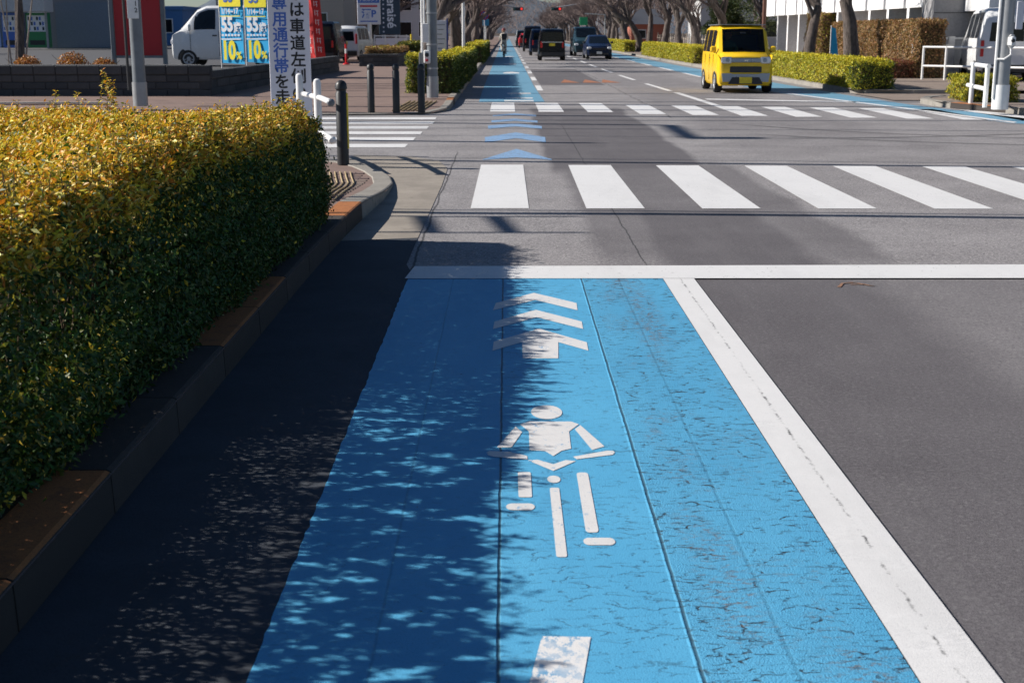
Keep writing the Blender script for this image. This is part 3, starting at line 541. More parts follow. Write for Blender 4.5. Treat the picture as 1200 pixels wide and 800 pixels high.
hedge('yellow topped hedge right of the mid pole', -1.72, -1.16, 30.9, 37.5, .13, .97, YG, DG, .055)
hedge('second clump of the left kerb hedge', -1.75, -1.10, 38.2, 49, .13, .93, YG, DG, .06)
hedge('distant left kerb hedge beside the tree row', -1.8, -1.05, 62, 84, .13, .95, YG, DG, .09, .8)
hedge('long yellow hedge behind the yellow car', 8.75, 9.75, 34.0, 52.0, .12, .82, YG, YS, .06, .8, rag=.06)
hedge('rounded end of the long yellow hedge', 8.72, 9.62, 33.2, 34.4, .12, .78, YG, YS[:2] + DG[:2], .05)
hedge('yellow hedge between the dark cars and the yellow car', 8.5, 9.3, 61, 84, .12, .86, YG, YS, .08, .8)
hedge('far yellow hedge right of the oncoming cars', 8.5, 9.3, 97, 125, .12, .86, YG, YS, .10, .8)
hedge('small square hedge behind the white barrier', 9.45, 10.45, 27.2, 28.6, .12, .60, YS, YS[:3] + DG[:1], .045)
hedge('tall brown hedge in front of the white building', 12.7, 13.6, 41.6, 52.5, .12, 1.85, BR, BR, .07, .8, rag=.08)
hedge('russet low shrubs before the tall brown hedge', 11.9, 12.6, 41.5, 49.5, .12, .62, RU, RU, .06, .8)
hedge('golden brown conifer hedge behind the trees', 14.0, 15.4, 60, 63, .12, 2.3, BR + YS[:1], BR + YS[1:2], .08, .8)
hedge('rusty hedge growing in the brick planter', -5.9, -4.6, 56.5, 64, .5, .85, BR + YS[:1], BR, .07, .8)
hedge('darker hedge behind the brick planter', -5.2, -4.1, 65, 73, .13, 1.0, DG + YS[:1] + BR[:1], DG, .08, .8)

# ------------------------------------------------------------------ trees
def grow(seed, H, r0, lean=0.0, levels=5, twig=1.0, over=0.0):
    rd = random.Random(seed); tr = MB(); cr = MB()
    def seg(p, d, L, r, lv):
        n = 4 if lv < 2 else 3; pts = [p]; rad = [r]
        for i in range(n):
            d = (d + Vector((rd.gauss(0, .13), rd.gauss(0, .13), rd.gauss(0, .09) + (.10 if lv > 0 else 0)))).normalized(); p = p + d * (L / n); pts.append(p); rad.append(r * (1 - .42 * (i + 1) / n))
        (tr if lv < 2 else cr).tube(pts, rad, (10, 7, 5, 3, 3, 3)[lv], lv == 0)
        if lv >= levels: return
        k = (4, 4, 4, 4, 3)[lv] if lv else 4
        for j in range(k):
            t = rd.uniform(.45, 1.0) if lv else rd.uniform(.7, 1.0)
            if j == 0: t = 1.0
            q = pts[min(int(t * n), n - 1)].lerp(pts[min(int(t * n) + 1, n)], t * n - int(t * n)) if t < 1 else pts[-1]
            az = rd.uniform(0, 2 * PI) if lv else (j * 2 * PI / k + rd.uniform(-.5, .5)); sp = rd.uniform(.35, .8) if lv else rd.uniform(.28, .6)
            side = d.orthogonal().normalized(); side.rotate(Matrix.Rotation(az, 3, d)); nd = (d * math.cos(sp) + side * math.sin(sp)).normalized()
            if lv == 0: nd = (nd + Vector((over * .6, 0, .15))).normalized()
            seg(q, nd, L * rd.uniform(.62, .86), r * (.62 if j == 0 else rd.uniform(.36, .52)) * (1 if lv < 3 else .8), lv + 1)
    seg(Vector((0, 0, -.1)), Vector((lean, 0, 1)).normalized(), H * .27, r0, 0)
    return tr, cr
variants = []
for s, H, r, ln, ov in ((3, 8.5, .30, .10, 1), (11, 9.0, .27, .05, .6), (23, 8.0, .33, -.06, .8), (37, 9.2, .25, .14, 1), (41, 8.6, .29, .02, .3)):
    tr, cr = grow(s, H, r, ln, 5, over=ov); variants.append((tr.mesh('trunk', BARK, True), cr.mesh('crown', BRANCH)))
tl = ['bare cherry tree in the left row beyond the mid pole', 'bare cherry tree in the right row beyond the yellow hedge']
def tree(x, y, v, rz, sc_, label, group=None, name='cherry_tree'):
    t = thing(name, label, 'tree', (x, y, .1), rz, group); t.scale = (sc_,) * 3; link('trunk', variants[v][0], t); c = link('crown', variants[v][1], t); c['kind'] = 'stuff'; return t
ys = [52, 60, 67, 74, 82, 90] + [98 + 8 * i for i in range(29)]
for i, yy in enumerate(ys):
    lab = ['dark trunked bare tree nearest in the left row, behind the notice board', 'second bare tree of the left row'][i] if i < 2 else tl[0]
    tree(-3.1 + rng.normal(0, .2), yy, i % 5, rng.uniform(-.9, .9), rng.uniform(.9, 1.12), lab, 'bare cherry trees lining the left side' if i > 1 else None)
ysr = [39.3, 46.0, 65, 72, 80, 88, 95, 102] + [110 + 8 * i for i in range(28)]
for i, yy in enumerate(ysr):
    lab = ['thick bare tree right of the yellow car, leaning right over the hedge end', 'bare tree just right of the yellow car with grey bark', 'bare tree directly left of the yellow car'][i] if i < 3 else tl[1]
    tree(10.3 + rng.normal(0, .15), yy, (i * 2 + 1) % 5, PI + rng.uniform(-.8, .8) if i > 1 else (0.2, 2.6)[i], rng.uniform(.92, 1.1), lab, 'bare cherry trees lining the right side' if i > 2 else None)
for i in range(14):
    tree(16 + rng.uniform(-1, 5), 75 + i * 13, i % 5, rng.uniform(0, 6), rng.uniform(.85, 1.15), 'bare tree standing behind the right row', 'bare trees behind the right row')
for i in range(10):
    tree(-9.5 - rng.uniform(0, 5), 108 + i * 17, i % 5, rng.uniform(0, 6), rng.uniform(.8, 1.1), 'bare tree standing behind the left row', 'bare trees behind the left row')
# twig mass closing the avenue: a far wood
fw = MB(); rd = random.Random(5)
for i in range(6500):
    x = rd.uniform(-60, 75); y = rd.uniform(385, 430); z = rd.uniform(.5, 11 + 4 * math.sin(x * .13)); a = Vector((rd.gauss(0, .6), rd.gauss(0, .3), rd.uniform(.3, 1))).normalized() * rd.uniform(1.2, 2.6); fw.tube([(x, y, z), Vector((x, y, z)) + a], [.08, .02], 3, False)
fo = fw.build('far_wood', BRANCH); tag(fo, 'distant mass of bare trees closing the avenue', 'wood', None, 'stuff')
HILL = mat('hill_haze_blue', (.075, .10, .13), .9, 0, .2, .02)  # blue in the hill colour stands in for distance haze
hm = MB(); hp = [(-700 + i * 40, 1900, 26 + 34 * abs(math.sin(i * .37 + 1)) + 18 * math.sin(i * .9)) for i in range(37)]
for i in range(36):
    a, b = hp[i], hp[i + 1]; hm.add([(a[0], 1700, -1), (b[0], 1700, -1), b, a, (b[0], 2300, -1), (a[0], 2300, -1)], [(0, 1, 2, 3), (3, 2, 4, 5)])
struct('hills', hm, HILL, 'distant hills at the end of the road, coloured haze blue', smooth=True)
# evergreen trees behind
def evergreen(x, y, h, rr, label, cols, name='evergreen_tree'):
    t = thing(name, label, 'tree', (x, y, .1)); MB().tube([(0, 0, 0), (.05, 0, h * .5), (0, .05, h * .9)], [.16, .1, .03], 8).build('trunk', BARK, t, True)
    cl_ = [(rng.normal(0, rr * .5), rng.normal(0, rr * .5), rng.uniform(.32, .95) * h, rng.uniform(.35, .7) * rr) for _ in range(26)]; P = []; 
    for cx, cc, cz, cr_ in cl_:
        q = unit(rng.normal(size=(650, 3))) * (cr_ * rng.uniform(.6, 1.05, (650, 1))); q[:, 2] *= .75; P.append(q + np.array([cx, cc, cz]))
    P = np.vstack(P); n = len(P); o = link('crown', leaf_mesh('crown', P, unit(rng.normal(0, .7, (n, 3)) + np.array([0, 0, .5])), rng.uniform(.08, .17, n), pal(cols, n, .25), .5), t); o['kind'] = 'stuff'; return t
EG = [(.055, .085, .03), (.08, .11, .035), (.12, .14, .05), (.04, .06, .025)]
for i, (x, y, h, rr, lb) in enumerate(((19.5, 92, 5.5, 2.4, 'olive evergreen tree above the yellow car roof'), (24, 100, 6, 2.8, 'dark evergreen tree right of the brown mast'), (26, 84, 4.2, 2.0, 'green bushy tree behind the two thick right trunks'), (14.5, 88, 3.4, 1.3, 'small dark green tree left of the yellow car'), (31, 95, 6.5, 3, 'tall evergreen tree behind the building end'), (-29, 60, 4.5, 1.8, 'dark evergreen tree at the left edge of the picture'))):
    evergreen(x, y, h, rr, lb, EG)

# ------------------------------------------------------------------ left background: wall, car park, shop things
def wall_run(root, x0, y0, x1, y1, zb, zt, bl_=.42, cap_h=.2, n_rows=3):
    L = math.dist((x0, y0), (x1, y1)); d = Vector((x1 - x0, y1 - y0, 0)) / L; n = round(L / bl_); bw = L / n; rz = math.atan2(d.y, d.x); hh = (zt - cap_h - zb) / n_rows
    me = [MB().box(0, bw - .012, 0, .22, 0, hh - .012, .012).mesh('block', q) for q in (STONE, STONE2)]; mc = [MB().box(0, bw - .01, -.03, .26, 0, cap_h, .015).mesh('coping_block', q) for q in (STONE2, STONE)]
    core = MB().box(0, L, .02, .2, 0, zt - zb - .03).build('mortar', STONE, root, loc=(x0, y0, zb)); core.rotation_euler.z = rz
    for r_ in range(n_rows):
        for i in range(n):
            off = bw / 2 if r_ % 2 else 0
            if i * bw + off + bw > L + .01: continue
            p = Vector((x0, y0, zb + r_ * hh)) + d * (i * bw + off); link('block', random.choice(me), root, p, (0, 0, rz))
    for i in range(n): link('coping_block', random.choice(mc), root, Vector((x0, y0, zt - cap_h)) + d * (i * bw), (0, 0, rz))
wl = thing('block_wall', 'low dark block wall around the car park', 'wall'); wall_run(wl, -14.5, 30, -6.6, 30, .1, .78, .5)
wl2 = thing('block_wall', 'low dark block wall running back from the corner along the pavement', 'wall'); wall_run(wl2, -6.6, 30.0, -6.1, 49.2, .1, .66, 1.2, .18, 2)
struct('car_park', MB().add([(-60, 30.2, .44), (-6.75, 30.2, .44), (-6.3, 49.0, .44), (-9.5, 49.5, .5), (-9.5, 110, .75), (-60, 110, .75)], [(0, 1, 2, 3, 4, 5)]), LOTM, 'raised car park behind the block wall')
struct('painted_light_strip', MB().box(-14.5, -6.9, 30.28, 30.45, .74, .79), PALE, 'pale strip painted as light along the wall top')  # pale box standing in for sunlight on the wall top
struct('kerb_band', MB().box(-20, -7.9, 26.9, 27.1, .1, .125), PALE, 'pale band across the left pavement')
def shrub(x, y, z, r, h, label, cols):
    t = thing('shrub', label, 'shrub', (x, y, z)); n = 1500; q = unit(rng.normal(size=(n, 3))) * r * rng.uniform(.3, 1, (n, 1)) ** .5; q[:, 2] = np.abs(q[:, 2]) * h / r + .03; o = link('leaves', leaf_mesh('leaves', q, unit(rng.normal(size=(n, 3))), rng.uniform(.03, .07, n), pal(cols, n, .2), .5), t); o['kind'] = 'stuff'
    m = MB(); [m.tube([(0, 0, -.1), (rng.normal(0, r * .5), rng.normal(0, r * .5), h * .9)], [.012, .004], 3) for _ in range(14)]; m.build('stems', TWIG, t)
OR = [(.42, .17, .05), (.50, .24, .08), (.34, .12, .04), (.5, .3, .12)]
shrub(-11.0, 30.9, .62, .35, .32, 'russet shrub at the foot of the pale thin trunks', OR); shrub(-9.95, 30.9, .62, .40, .42, 'tallest russet shrub behind the wall, left of the red board', OR); shrub(-9.2, 30.8, .62, .32, .28, 'small russet shrub beside the red board foot', OR)
tt = thing('thin_tree', 'clump of thin pale bare stems at the far left behind the wall', 'tree', (-11.4, 31.2, .5))
for a, b, c in ((-.45, -.1, .02), (-.15, .1, .018), (-.05, -.2, .022), (.2, .42, .026), (.0, .25, .016)):
    MB().tube([(a, 0, 0), (a + (b) * .3, .05, .8), (a + b, 0, 2.2), (a + b * 1.3, 0, 3.2)], [c, c * .9, c * .7, c * .3], 6).build('stem', BIRCH, tt)
dt = thing('thin_tree', 'dark slender trunk behind the pale stems at far left', 'tree', (-12.3, 34, .4)); MB().tube([(0, 0, 0), (.1, 0, 1.5), (.15, 0, 3)], [.13, .11, .06], 8).build('trunk', BARK, dt)
# red board
rb = thing('sign_board', 'red advertising board in a grey frame behind the left steel pole', 'sign board', (-9.03, 33.2, .44))
MB().box(-.68, -.58, -.05, .05, 0, 3.0, .01).build('post', STEELD, rb); MB().box(.58, .68, -.05, .05, 0, 3.0, .01).build('post', STEELD, rb); MB().box(-.57, .57, -.02, .02, .50, 2.9, .006).build('panel', RED, rb); MB().box(-.57, .57, -.03, .03, .44, .50).build('rail', STEELD, rb); MB().box(-.57, .57, -.03, .03, 2.9, 3.0).build('rail', STEELD, rb)
# steel poles
def big_pole(x, y, z, r, h, label, collar=True, m=STEEL, thin=None, name='steel_pole'):
    t = thing(name, label, 'pole', (x, y, z)); MB().tube([(0, 0, 0), (0, 0, h)], [r, r * .82], 24).build('shaft', m, t, True)
    if collar: MB().tube([(0, 0, 0), (0, 0, .45)], r * 1.12, 24).build('base_sleeve', STEEL if m is not STEEL else WMET, t, True)
    if thin: MB().tube([(thin[0], thin[1], 0.3 if len(thin) < 3 else thin[2]), (thin[0], thin[1], h)], .028, 8).build('conduit', WMET if len(thin) > 3 else DARK, t, True)
    return t
pL = big_pole(-7.03, 25.7, .12, .125, 7, 'grey steel pole with a small white number plate, in front of the red board', True, STEELD, (-.22, .05))
MB().box(-.105, .105, -.135, -.125, 1.63, 2.1, .003).build('number_plate', WMET, pL); text('1\n2', .12, BLK, pL, (.06, -.138, 1.84))
pM = big_pole(-1.58, 28.8, .13, .115, 8, 'grey steel pole with push button box beside the small hedge', True, STEELD, (-.21, 0, 0, 1))
MB().box(-.20, -.06, -.22, -.115, 1.15, 1.55, .01).build('white_box', WMET, pM); MB().tube([(-.15, -.13, 1.55), (-.15, -.13, 4)], .02, 8).build('conduit', WMET, pM)
MB().box(-.17, -.03, -.20, -.11, .72, 1.0, .02).build('push_button_box', WMET, pM); MB().lathe([(.045, 0), (.045, .02), (.03, .025)], 14, Matrix.Translation((-.10, -.20, .90)) @ Matrix.Rotation(PI / 2, 4, 'X')).build('button', DARK, pM); MB().lathe([(.03, 0), (.03, .02), (.02, .025)], 14, Matrix.Translation((-.10, -.20, .79)) @ Matrix.Rotation(PI / 2, 4, 'X')).build('button', RPR, pM)
MB().box(-.28, -.16, -.08, .05, .35, .95, .01).build('junction_box', STEELD, pM)
for zz in (.6, 1.1, 1.75): MB().tube([(0, 0, zz), (0, 0, zz + .035)], .125, 20).build('strap', STEEL, pM)
nb = thing('notice_board', 'white paper notice board standing behind the mid pole', 'notice board', (-1.95, 41, .13)); MB().box(-.17, .15, -.02, .02, .25, 1.72, .006).build('board', SIGNW, nb); MB().box(.15, .19, -.03, .03, 0, 1.78).build('post', NAVY, nb); MB().box(-.21, -.17, -.03, .03, 0, 1.78).build('post', NAVY, nb)
for r_ in range(9): MB().box(-.13, .10 - .04 * (r_ % 3), -.026, -.021, 1.58 - r_ * .14, 1.60 - r_ * .14).build('printed_line', STEELD, nb)
wp = thing('lamp_post', 'slender white post against the dark left trunks', 'post', (-1.95, 62, .13)); MB().tube([(0, 0, 0), (0, 0, 6)], [.075, .06], 12).build('shaft', WMET, wp, True); MB().tube([(0, 0, 6), (.4, 0, 6.3), (1.6, 0, 6.5)], .045, 8).build('arm', WMET, wp, True); MB().box(1.5, 2.2, -.12, .12, 6.42, 6.54, .03).build('lamp_head', STEELD, wp)
# bollards
bo = thing('bollard', 'near black bollard with yellow reflective strip at the rounded kerb corner', 'bollard', (-1.86, 15.1, .03), 0, 'black bollards')
MB().lathe([(.068, 0), (.066, .80), (.055, .815), (.055, .835), (.068, .85), (.064, .90), (.045, .93), (.015, .945)], 20).build('post', BLACK, bo, True); MB().box(.045, .072, -.03, .03, .18, .80, .004).build('reflector', YEL, bo)
for i, (x, lb) in enumerate(((-2.52, 'left bollard of the three black ones across the side street'), (-2.05, 'middle bollard of the three black ones across the side street'), (-1.58, 'right bollard of the three, in front of the small yellow hedge'))):
    c = place(bo, (x, 24.95, .035), R(100), lb); c.scale = (1.0, 1.0, .95)
# white guard pipe barrier
gp = thing('guard_pipe', 'white pipe barrier with rounded post tops behind the front hedge', 'barrier', (0, 0, 0))
for x, y, h in ((-2.56, 16.6, .90), (-2.20, 15.6, .87)):
    MB().lathe([(.045, 0), (.045, h), (.037, h + .03), (.015, h + .045)], 18, Matrix.Translation((x, y, .06))).build('post', WMET, gp, True)
for z in (.72, .32):
    MB().tube([(-2.50, 16.5, z + .04), (-2.14, 15.45, z + .04), (-1.89, 14.45, z + .04), (-1.885, 14.4, z + .04)], [.032, .032, .032, .026], 12).build('rail', WMET, gp, True)
    MB().lathe([(.035, -.03), (.042, 0), (.042, .05), (.025, .07)], 12, Matrix.Translation((-1.89, 14.43, z + .04)) @ Matrix.Rotation(PI / 2, 4, 'X')).build('end_cap', STEELD if z > .5 else WMET, gp, True)
# tall white text sign
vs = thing('sign_board', 'tall white board with vertical blue and black Japanese lettering', 'sign board', (-3.05, 19.0, .06))
MB().box(-.29, .29, -.02, .02, .28, 2.6, .006).build('panel', SIGNW, vs); MB().tube([(-.22, .05, 0), (-.22, .05, 2.5)], .025, 8).build('post', STEEL, vs); MB().tube([(.22, .05, 0), (.22, .05, 2.5)], .025, 8).build('post', STEEL, vs)
def col_text(s, x, z, m, ch):
    for i, c_ in enumerate(s): text(c_, .215, m, vs, (x, -.0225, z - i * ch), bold=.022, name='character')
col_text('専用通行帯', -.120, 1.82, PBL, .215); col_text('を走行', -.120, 1.82 - 5 * .215, BLK, .215); col_text('自転車は車道左側の', .120, 1.735 + 3 * .228, BLK, .228)
# nobori banners
def nobori(x, y, z, w_, h, rz, label, mt, group, sway=.05, name='banner_flag'):
    t = thing(name, label, 'banner', (x, y, z), rz, group); MB().tube([(0, 0, 0), (0, 0, h + .35)], .014, 6).build('pole', WMET, t); MB().tube([(0, 0, h + .3), (w_, 0, h + .3)], .008, 6).build('cross_bar', WMET, t)
    mb = MB(); nx, nz = 8, 14; vv = [(w_ * i / nx, sway * math.sin(3.1 * i / nx + j * .5) * (i / nx), .28 + (h) * j / nz - .03 * i / nx) for j in range(nz + 1) for i in range(nx + 1)]
    vv += [(a, b + .004, c) for a, b, c in vv]; M_ = (nx + 1) * (nz + 1); f_ = [(j * (nx + 1) + i, j * (nx + 1) + i + 1, (j + 1) * (nx + 1) + i + 1, (j + 1) * (nx + 1) + i) for j in range(nz) for i in range(nx)]
    mb.add(vv, f_ + [tuple(M_ + q for q in reversed(g)) for g in f_]).build('cloth', mt, t, True); return t
LZ = .44
for i, (x, y, rz) in enumerate(((-7.44, 35.2, -.50), (-6.98, 36.2, -.46), (-6.66, 37.4, -.50))):
    t = nobori(x, y, LZ, .77, 1.95, rz, ['left sky blue banner with yellow 10% by the white van', 'middle sky blue banner with yellow 10%', 'right sky blue banner partly behind the white text board'][i], CYAN, 'sky blue sale banners', .02)
    MB().box(.02, .73, -.03, -.026, 1.70, 2.24).build('yellow_band', BYEL, t)
    text('55', .36, PBL, t, (.33, -.034, 1.93), bold=.03, sx=.9); text('1/14~17', .20, WCLOTH, t, (.37, -.034, 1.585), bold=.025, sx=.85); MB().box(.05, .70, -.032, -.028, 1.45, 1.475).build('yellow_stripe', BYEL, t)
    text('55', .50, WCLOTH, t, (.27, -.034, 1.24), bold=.04, sx=.78); text('歳', .27, WCLOTH, t, (.60, -.034, 1.16), bold=.04, sx=.9); MB().box(.05, .70, -.032, -.028, .87, .90).build('white_stripe', WCLOTH, t)
    for a in range(6): MB().box(.07 + a * .105, .14 + a * .105, -.032, -.028, .96, 1.01).build('small_mark', WCLOTH, t)
    text('10', .64, BYEL, t, (.28, -.034, .58), bold=.045, sx=.72); text('%', .26, BYEL, t, (.62, -.034, .46), bold=.03)
for i, (x, y, rz, lb) in enumerate(((-8.45, 57.5, -.5, 'left red banner beside the dark van'), (-8.15, 57.8, .1, 'right red and white banner beside the dark van'))):
    t = nobori(x, y, .13, .42, 2.6, rz, lb, mat('banner_red', (.60, .03, .03), .6), 'red sale banners by the dark van', .06)
    for k_ in range(6): text('年始売出中です'[k_], .26, WCLOTH, t, (.22, -.07, 2.5 - k_ * .36), bold=.02) if 0 else [MB().box(a, b, -.075, -.07, c - k_ * .38, d - k_ * .38).build('white_mark', WCLOTH, t) for a, b, c, d in ((.14, .17, 2.45, 2.66), (.20, .31, 2.60, 2.63), (.22, .29, 2.48, 2.51), (.25, .28, 2.40, 2.60))]
    t.rotation_euler.y = R(-4)
# P sign
ps = thing('parking_sign', 'white parking sign with blue band reading 酒 P on a white post', 'sign', (-7.45, 74, .13)); MB().tube([(0, 0, 0), (0, 0, 1.9)], .11, 12).build('post', WMET, ps, True); MB().box(-.66, .60, -.06, .06, 1.78, 3.9, .02).build('panel', SIGNW, ps)
MB().box(-.62, .56, -.066, -.061, 2.92, 3.5).build('blue_band', PBL, ps); text('ウエルシア', .23, WCLOTH, ps, (-.03, -.068, 3.08), bold=.02); text('酒P', .52, PBL, ps, (-.03, -.063, 2.33), bold=.035); MB().box(-.50, .44, -.066, -.061, 2.70, 2.80).build('red_line', RPR, ps); MB().box(-.50, .44, -.066, -.061, 1.92, 1.98).build('blue_line', PBL, ps)
es = thing('sign_tower', 'dark slate shop sign with white sideways lettering', 'sign', (-7.9, 92, .13)); MB().box(-.72, .72, -.08, .08, 1.2, 5.2, .02).build('panel', SLATE, es); MB().box(-.5, -.35, -.05, .05, 0, 1.2).build('post', STEEL, es); MB().box(.35, .5, -.05, .05, 0, 1.2).build('post', STEEL, es)
text('ceraisé', .86, WCLOTH, es, (.12, -.085, 2.85), (R(90), R(90), 0), bold=.02)
for j in range(9): MB().box(-.46, -.36, -.09, -.082, 1.35 + j * .3, 1.45 + j * .3).build('small_mark', SIGNW, es)
sf = thing('railing', 'short white railing under the slate sign', 'railing', (-7.6, 88, .13)); [MB().box(-1 + j * .7, -.93 + j * .7, -.03, .03, 0, 1.2).build('post', WMET, sf) for j in range(4)]; MB().box(-1, 1.3, -.04, .04, 1.1, 1.17).build('rail', WMET, sf); MB().box(-.9, 1.1, .03, .04, .45, 1.0).build('panel', SIGNW, sf)
yp = thing('marker_post', 'thin yellow and white marker post left of the small hedge', 'post', (-5.9, 84, .13)); MB().tube([(0, 0, 0), (0, 0, .55)], .05, 8).build('lower_post', WMET, yp); MB().tube([(0, 0, .55), (0, 0, 1.25)], .055, 8).build('upper_post', YEL, yp)
rp = thing('traffic_pole', 'flexible red and white traffic pole by the white hatchback', 'traffic post', (-6.95, 58.5, .13)); MB().lathe([(.16, 0), (.14, .05), (.05, .08)], 14).build('base', LAMPR, rp); [MB().tube([(0, 0, .07 + j * .2), (0, 0, .27 + j * .2)], .05, 10).build('band', (LAMPR, RPR, WMET, LAMPR)[j % 4], rp) for j in range(4)]
pb = thing('brick_planter', 'low dark brick planter beyond the side street', 'planter', (0, 0, 0)); wall_run(pb, -6.1, 55.8, -4.5, 55.8, .1, .62, .4, .12, 2); wall_run(pb, -4.5, 55.8, -4.4, 65, .1, .62, 1.0, .12, 2); MB().box(-6.0, -4.6, 56.1, 65, .1, .52).build('soil', SOIL, pb)

# ------------------------------------------------------------------ vehicles
def sec(st):
    y, zb, zbl, zt, wl_, wb, wt = st; mid = zb + .5 * (zbl - zb)
    return [(0, zb), (wl_ - .06, zb), (wl_, zb + .08), (wl_ + .012, mid), (wb, zbl), (wt, zt - .07), (wt - .09, zt), (0, zt + .015)]
def lerp_st(sts, y):
    return tuple(float(np.interp(y, [s_[0] for s_ in sts], [s_[i] for s_ in sts])) for i in range(7))
def car(name, label, cat, loc, rz, sts, paintm, side_win, screen, rear=None, wheels=(.55, -.55), wr=.28, group=None, glass=DGLASS, hole=False, sc_=.95):
    t = thing(name, label, cat, loc, rz, group); t.scale = (sc_,) * 3; L = sts[-1][0]
    fine = sorted(set([s_[0] for s_ in sts] + list(np.linspace(0, L, 14)))); ss = [lerp_st(sts, q) for q in fine]; mb = MB(); nS = len(ss); rows_ = []
    for s_ in ss:
        h = sec(s_); full = [(x, s_[0], z) for x, z in h] + [(-x, s_[0], z) for x, z in h[-2:0:-1]]; rows_.append(full)
    m = len(rows_[0]); vv = [p for r_ in rows_ for p in r_]; ff = []
    for i in range(nS - 1):
        for j in range(m):
            if hole and j in (6, 7) and ss[i][0] >= screen[0] - 1e-3 and ss[i + 1][0] <= screen[1] + 1e-3: continue
            ff.append((i * m + j, i * m + (j + 1) % m, (i + 1) * m + (j + 1) % m, (i + 1) * m + j))
    ff += [tuple(range(m)), tuple((nS - 1) * m + j for j in range(m - 1, -1, -1))]; mb.add(vv, ff).build('body', paintm, t, True)
    for sx in (-1, 1):
        for a, b in side_win:
            q = []; yy = np.linspace(a, b, 4)
            for y in yy:
                h = sec(lerp_st(sts, y)); p4, p5 = h[4], h[5]; q.append(((sx * (p4[0] + (p5[0] - p4[0]) * .07 + .006), y, p4[1] + (p5[1] - p4[1]) * .07), (sx * (p4[0] + (p5[0] - p4[0]) * .93 + .006), y, p4[1] + (p5[1] - p4[1]) * .93)))
            MB().add([w_ for pr in q for w_ in pr], [(2 * i, 2 * i + 1, 2 * i + 3, 2 * i + 2) for i in range(3)]).build('side_window', DGLASS, t)
    q = []
    for y in np.linspace(*screen, 5):
        s_ = lerp_st(sts, y); hw = s_[6] - .10; q += [(-hw, y, s_[3] - .002), (-hw * .5, y - .012, s_[3] + .008), (hw * .5, y - .012, s_[3] + .008), (hw, y, s_[3] - .002)]
    o_ = Vector((0, -.012, .012)); MB().add([Vector(p) + o_ for p in q], [(4 * i + j, 4 * i + j + 1, 4 * i + j + 5, 4 * i + j + 4) for i in range(4) for j in range(3)]).build('windscreen', glass, t, True)
    wmsh = MB().lathe([(wr * .66, -.05), (wr * .68, -.09), (wr * .93, -.10), (wr, -.06), (wr, .06), (wr * .93, .10), (wr * .68, .09), (wr * .66, .05)], 22); 
    for yy in wheels:
        yy = yy if yy > 0 else L + yy; s_ = lerp_st(sts, yy)
        for sx in (-1, 1):
            wh = link('wheel', None, t, (sx * (s_[4] - .075), yy, wr), (0, R(90) * sx, 0)); link('tyre', wmsh.mesh('tyre', RUB, True), wh)
            rm = MB().lathe([(wr * .66, .0), (wr * .66, .085), (wr * .58, .09), (wr * .5, .07), (wr * .2, .08), (.02, .085)], 18).build('rim', RIM, wh, True); [MB().box(wr * .24, wr * .50, -.02, .02, .074, .082, M=Matrix.Rotation(a, 4, 'Z')).build('wheel_slot', DARK, wh) for a in np.linspace(0, 2 * PI, 7)[:-1]] if name == 'kei_wagon' or 'small white' in label else None
            pts = [(sx * (s_[4] + .004), yy + (wr * 1.22) * math.cos(a), wr + (wr * 1.22) * math.sin(a)) for a in np.linspace(-.12, PI + .12, 14)]; cen = (sx * (s_[4] + .004), yy, wr)
            MB().add(pts + [cen], [(i, i + 1, 14) for i in range(13)]).build('wheel_arch', DARK, t)
    if rear:
        x_, z0, z1 = rear; MB().add([(-x_, L + .008, z0), (x_, L + .008, z0), (x_ * .93, L + .008 , z1), (-x_ * .93, L + .008, z1)], [(0, 1, 2, 3)]).build('rear_window', DGLASS, t)
    return t
RIM = mat('wheel_silver', (.42, .43, .45), .4, .1)
KEI = [(0, .26, .74, .78, .60, .62, .58), (.05, .20, .90, .93, .68, .69, .64), (.16, .19, .98, 1.00, .72, .72, .66), (.42, .19, 1.00, 1.06, .735, .735, .66), (.80, .19, 1.01, 1.66, .738, .735, .64), (1.05, .19, 1.01, 1.75, .738, .735, .63), (2.9, .19, 1.01, 1.76, .738, .735, .63), (3.25, .2, 1.01, 1.72, .735, .73, .63), (3.38, .24, 1.0, 1.60, .71, .71, .62)]
YELP = mat('yellow_car_paint', (.86, .54, .018), .22, 0, .02, 3, .6, 0); BKP = mat('black_car_paint', (.006, .006, .009), .25, 0, .1, 3, .3, 0); NVP = mat('navy_car_paint', (.008, .016, .045), .25, 0, .1, 3, .3, 0); WHP = mat('white_car_paint', (.72, .73, .74), .25, 0, .03, 3, .5, 0, grime=.08); TEAL = mat('teal_car_paint', (.02, .045, .06), .25, 0, .1, 3, .4, 0)
SILV = mat('silver_trim', (.30, .34, .40), .3, .6, .05, 5); SKIN = mat('skin', (.45, .26, .18), .6)
yc = car('kei_wagon', 'boxy yellow minicar coming towards the crossing', 'car', (6.03, 33.7, 0), R(-1), KEI, YELP, ((.95, 1.62), (1.72, 2.5), (2.6, 3.15)), (.42, .80), (.5, 1.0, 1.5), glass=GLASS, hole=True, wr=.29)
MB().box(-.60, .60, -.028, .055, .80, .915, .015).build('grille_band', SILV, yc); MB().box(-.655, -.37, -.035, .05, .775, .945, .03).build('headlight', LAMPW, yc); MB().box(.37, .655, -.035, .05, .775, .945, .03).build('headlight', LAMPW, yc)
for sx in (-1, 1):
    MB().lathe([(.05, 0), (.055, .012), (.03, .016)], 14, Matrix.Translation((sx * .49, -.037, .86)) @ Matrix.Rotation(PI / 2, 4, 'X')).build('lamp_lens', SILV, yc); MB().box(sx * .53 - .06, sx * .53 + .06, -.03, .02, .44, .50, .01).build('fog_light', LAMPW, yc)
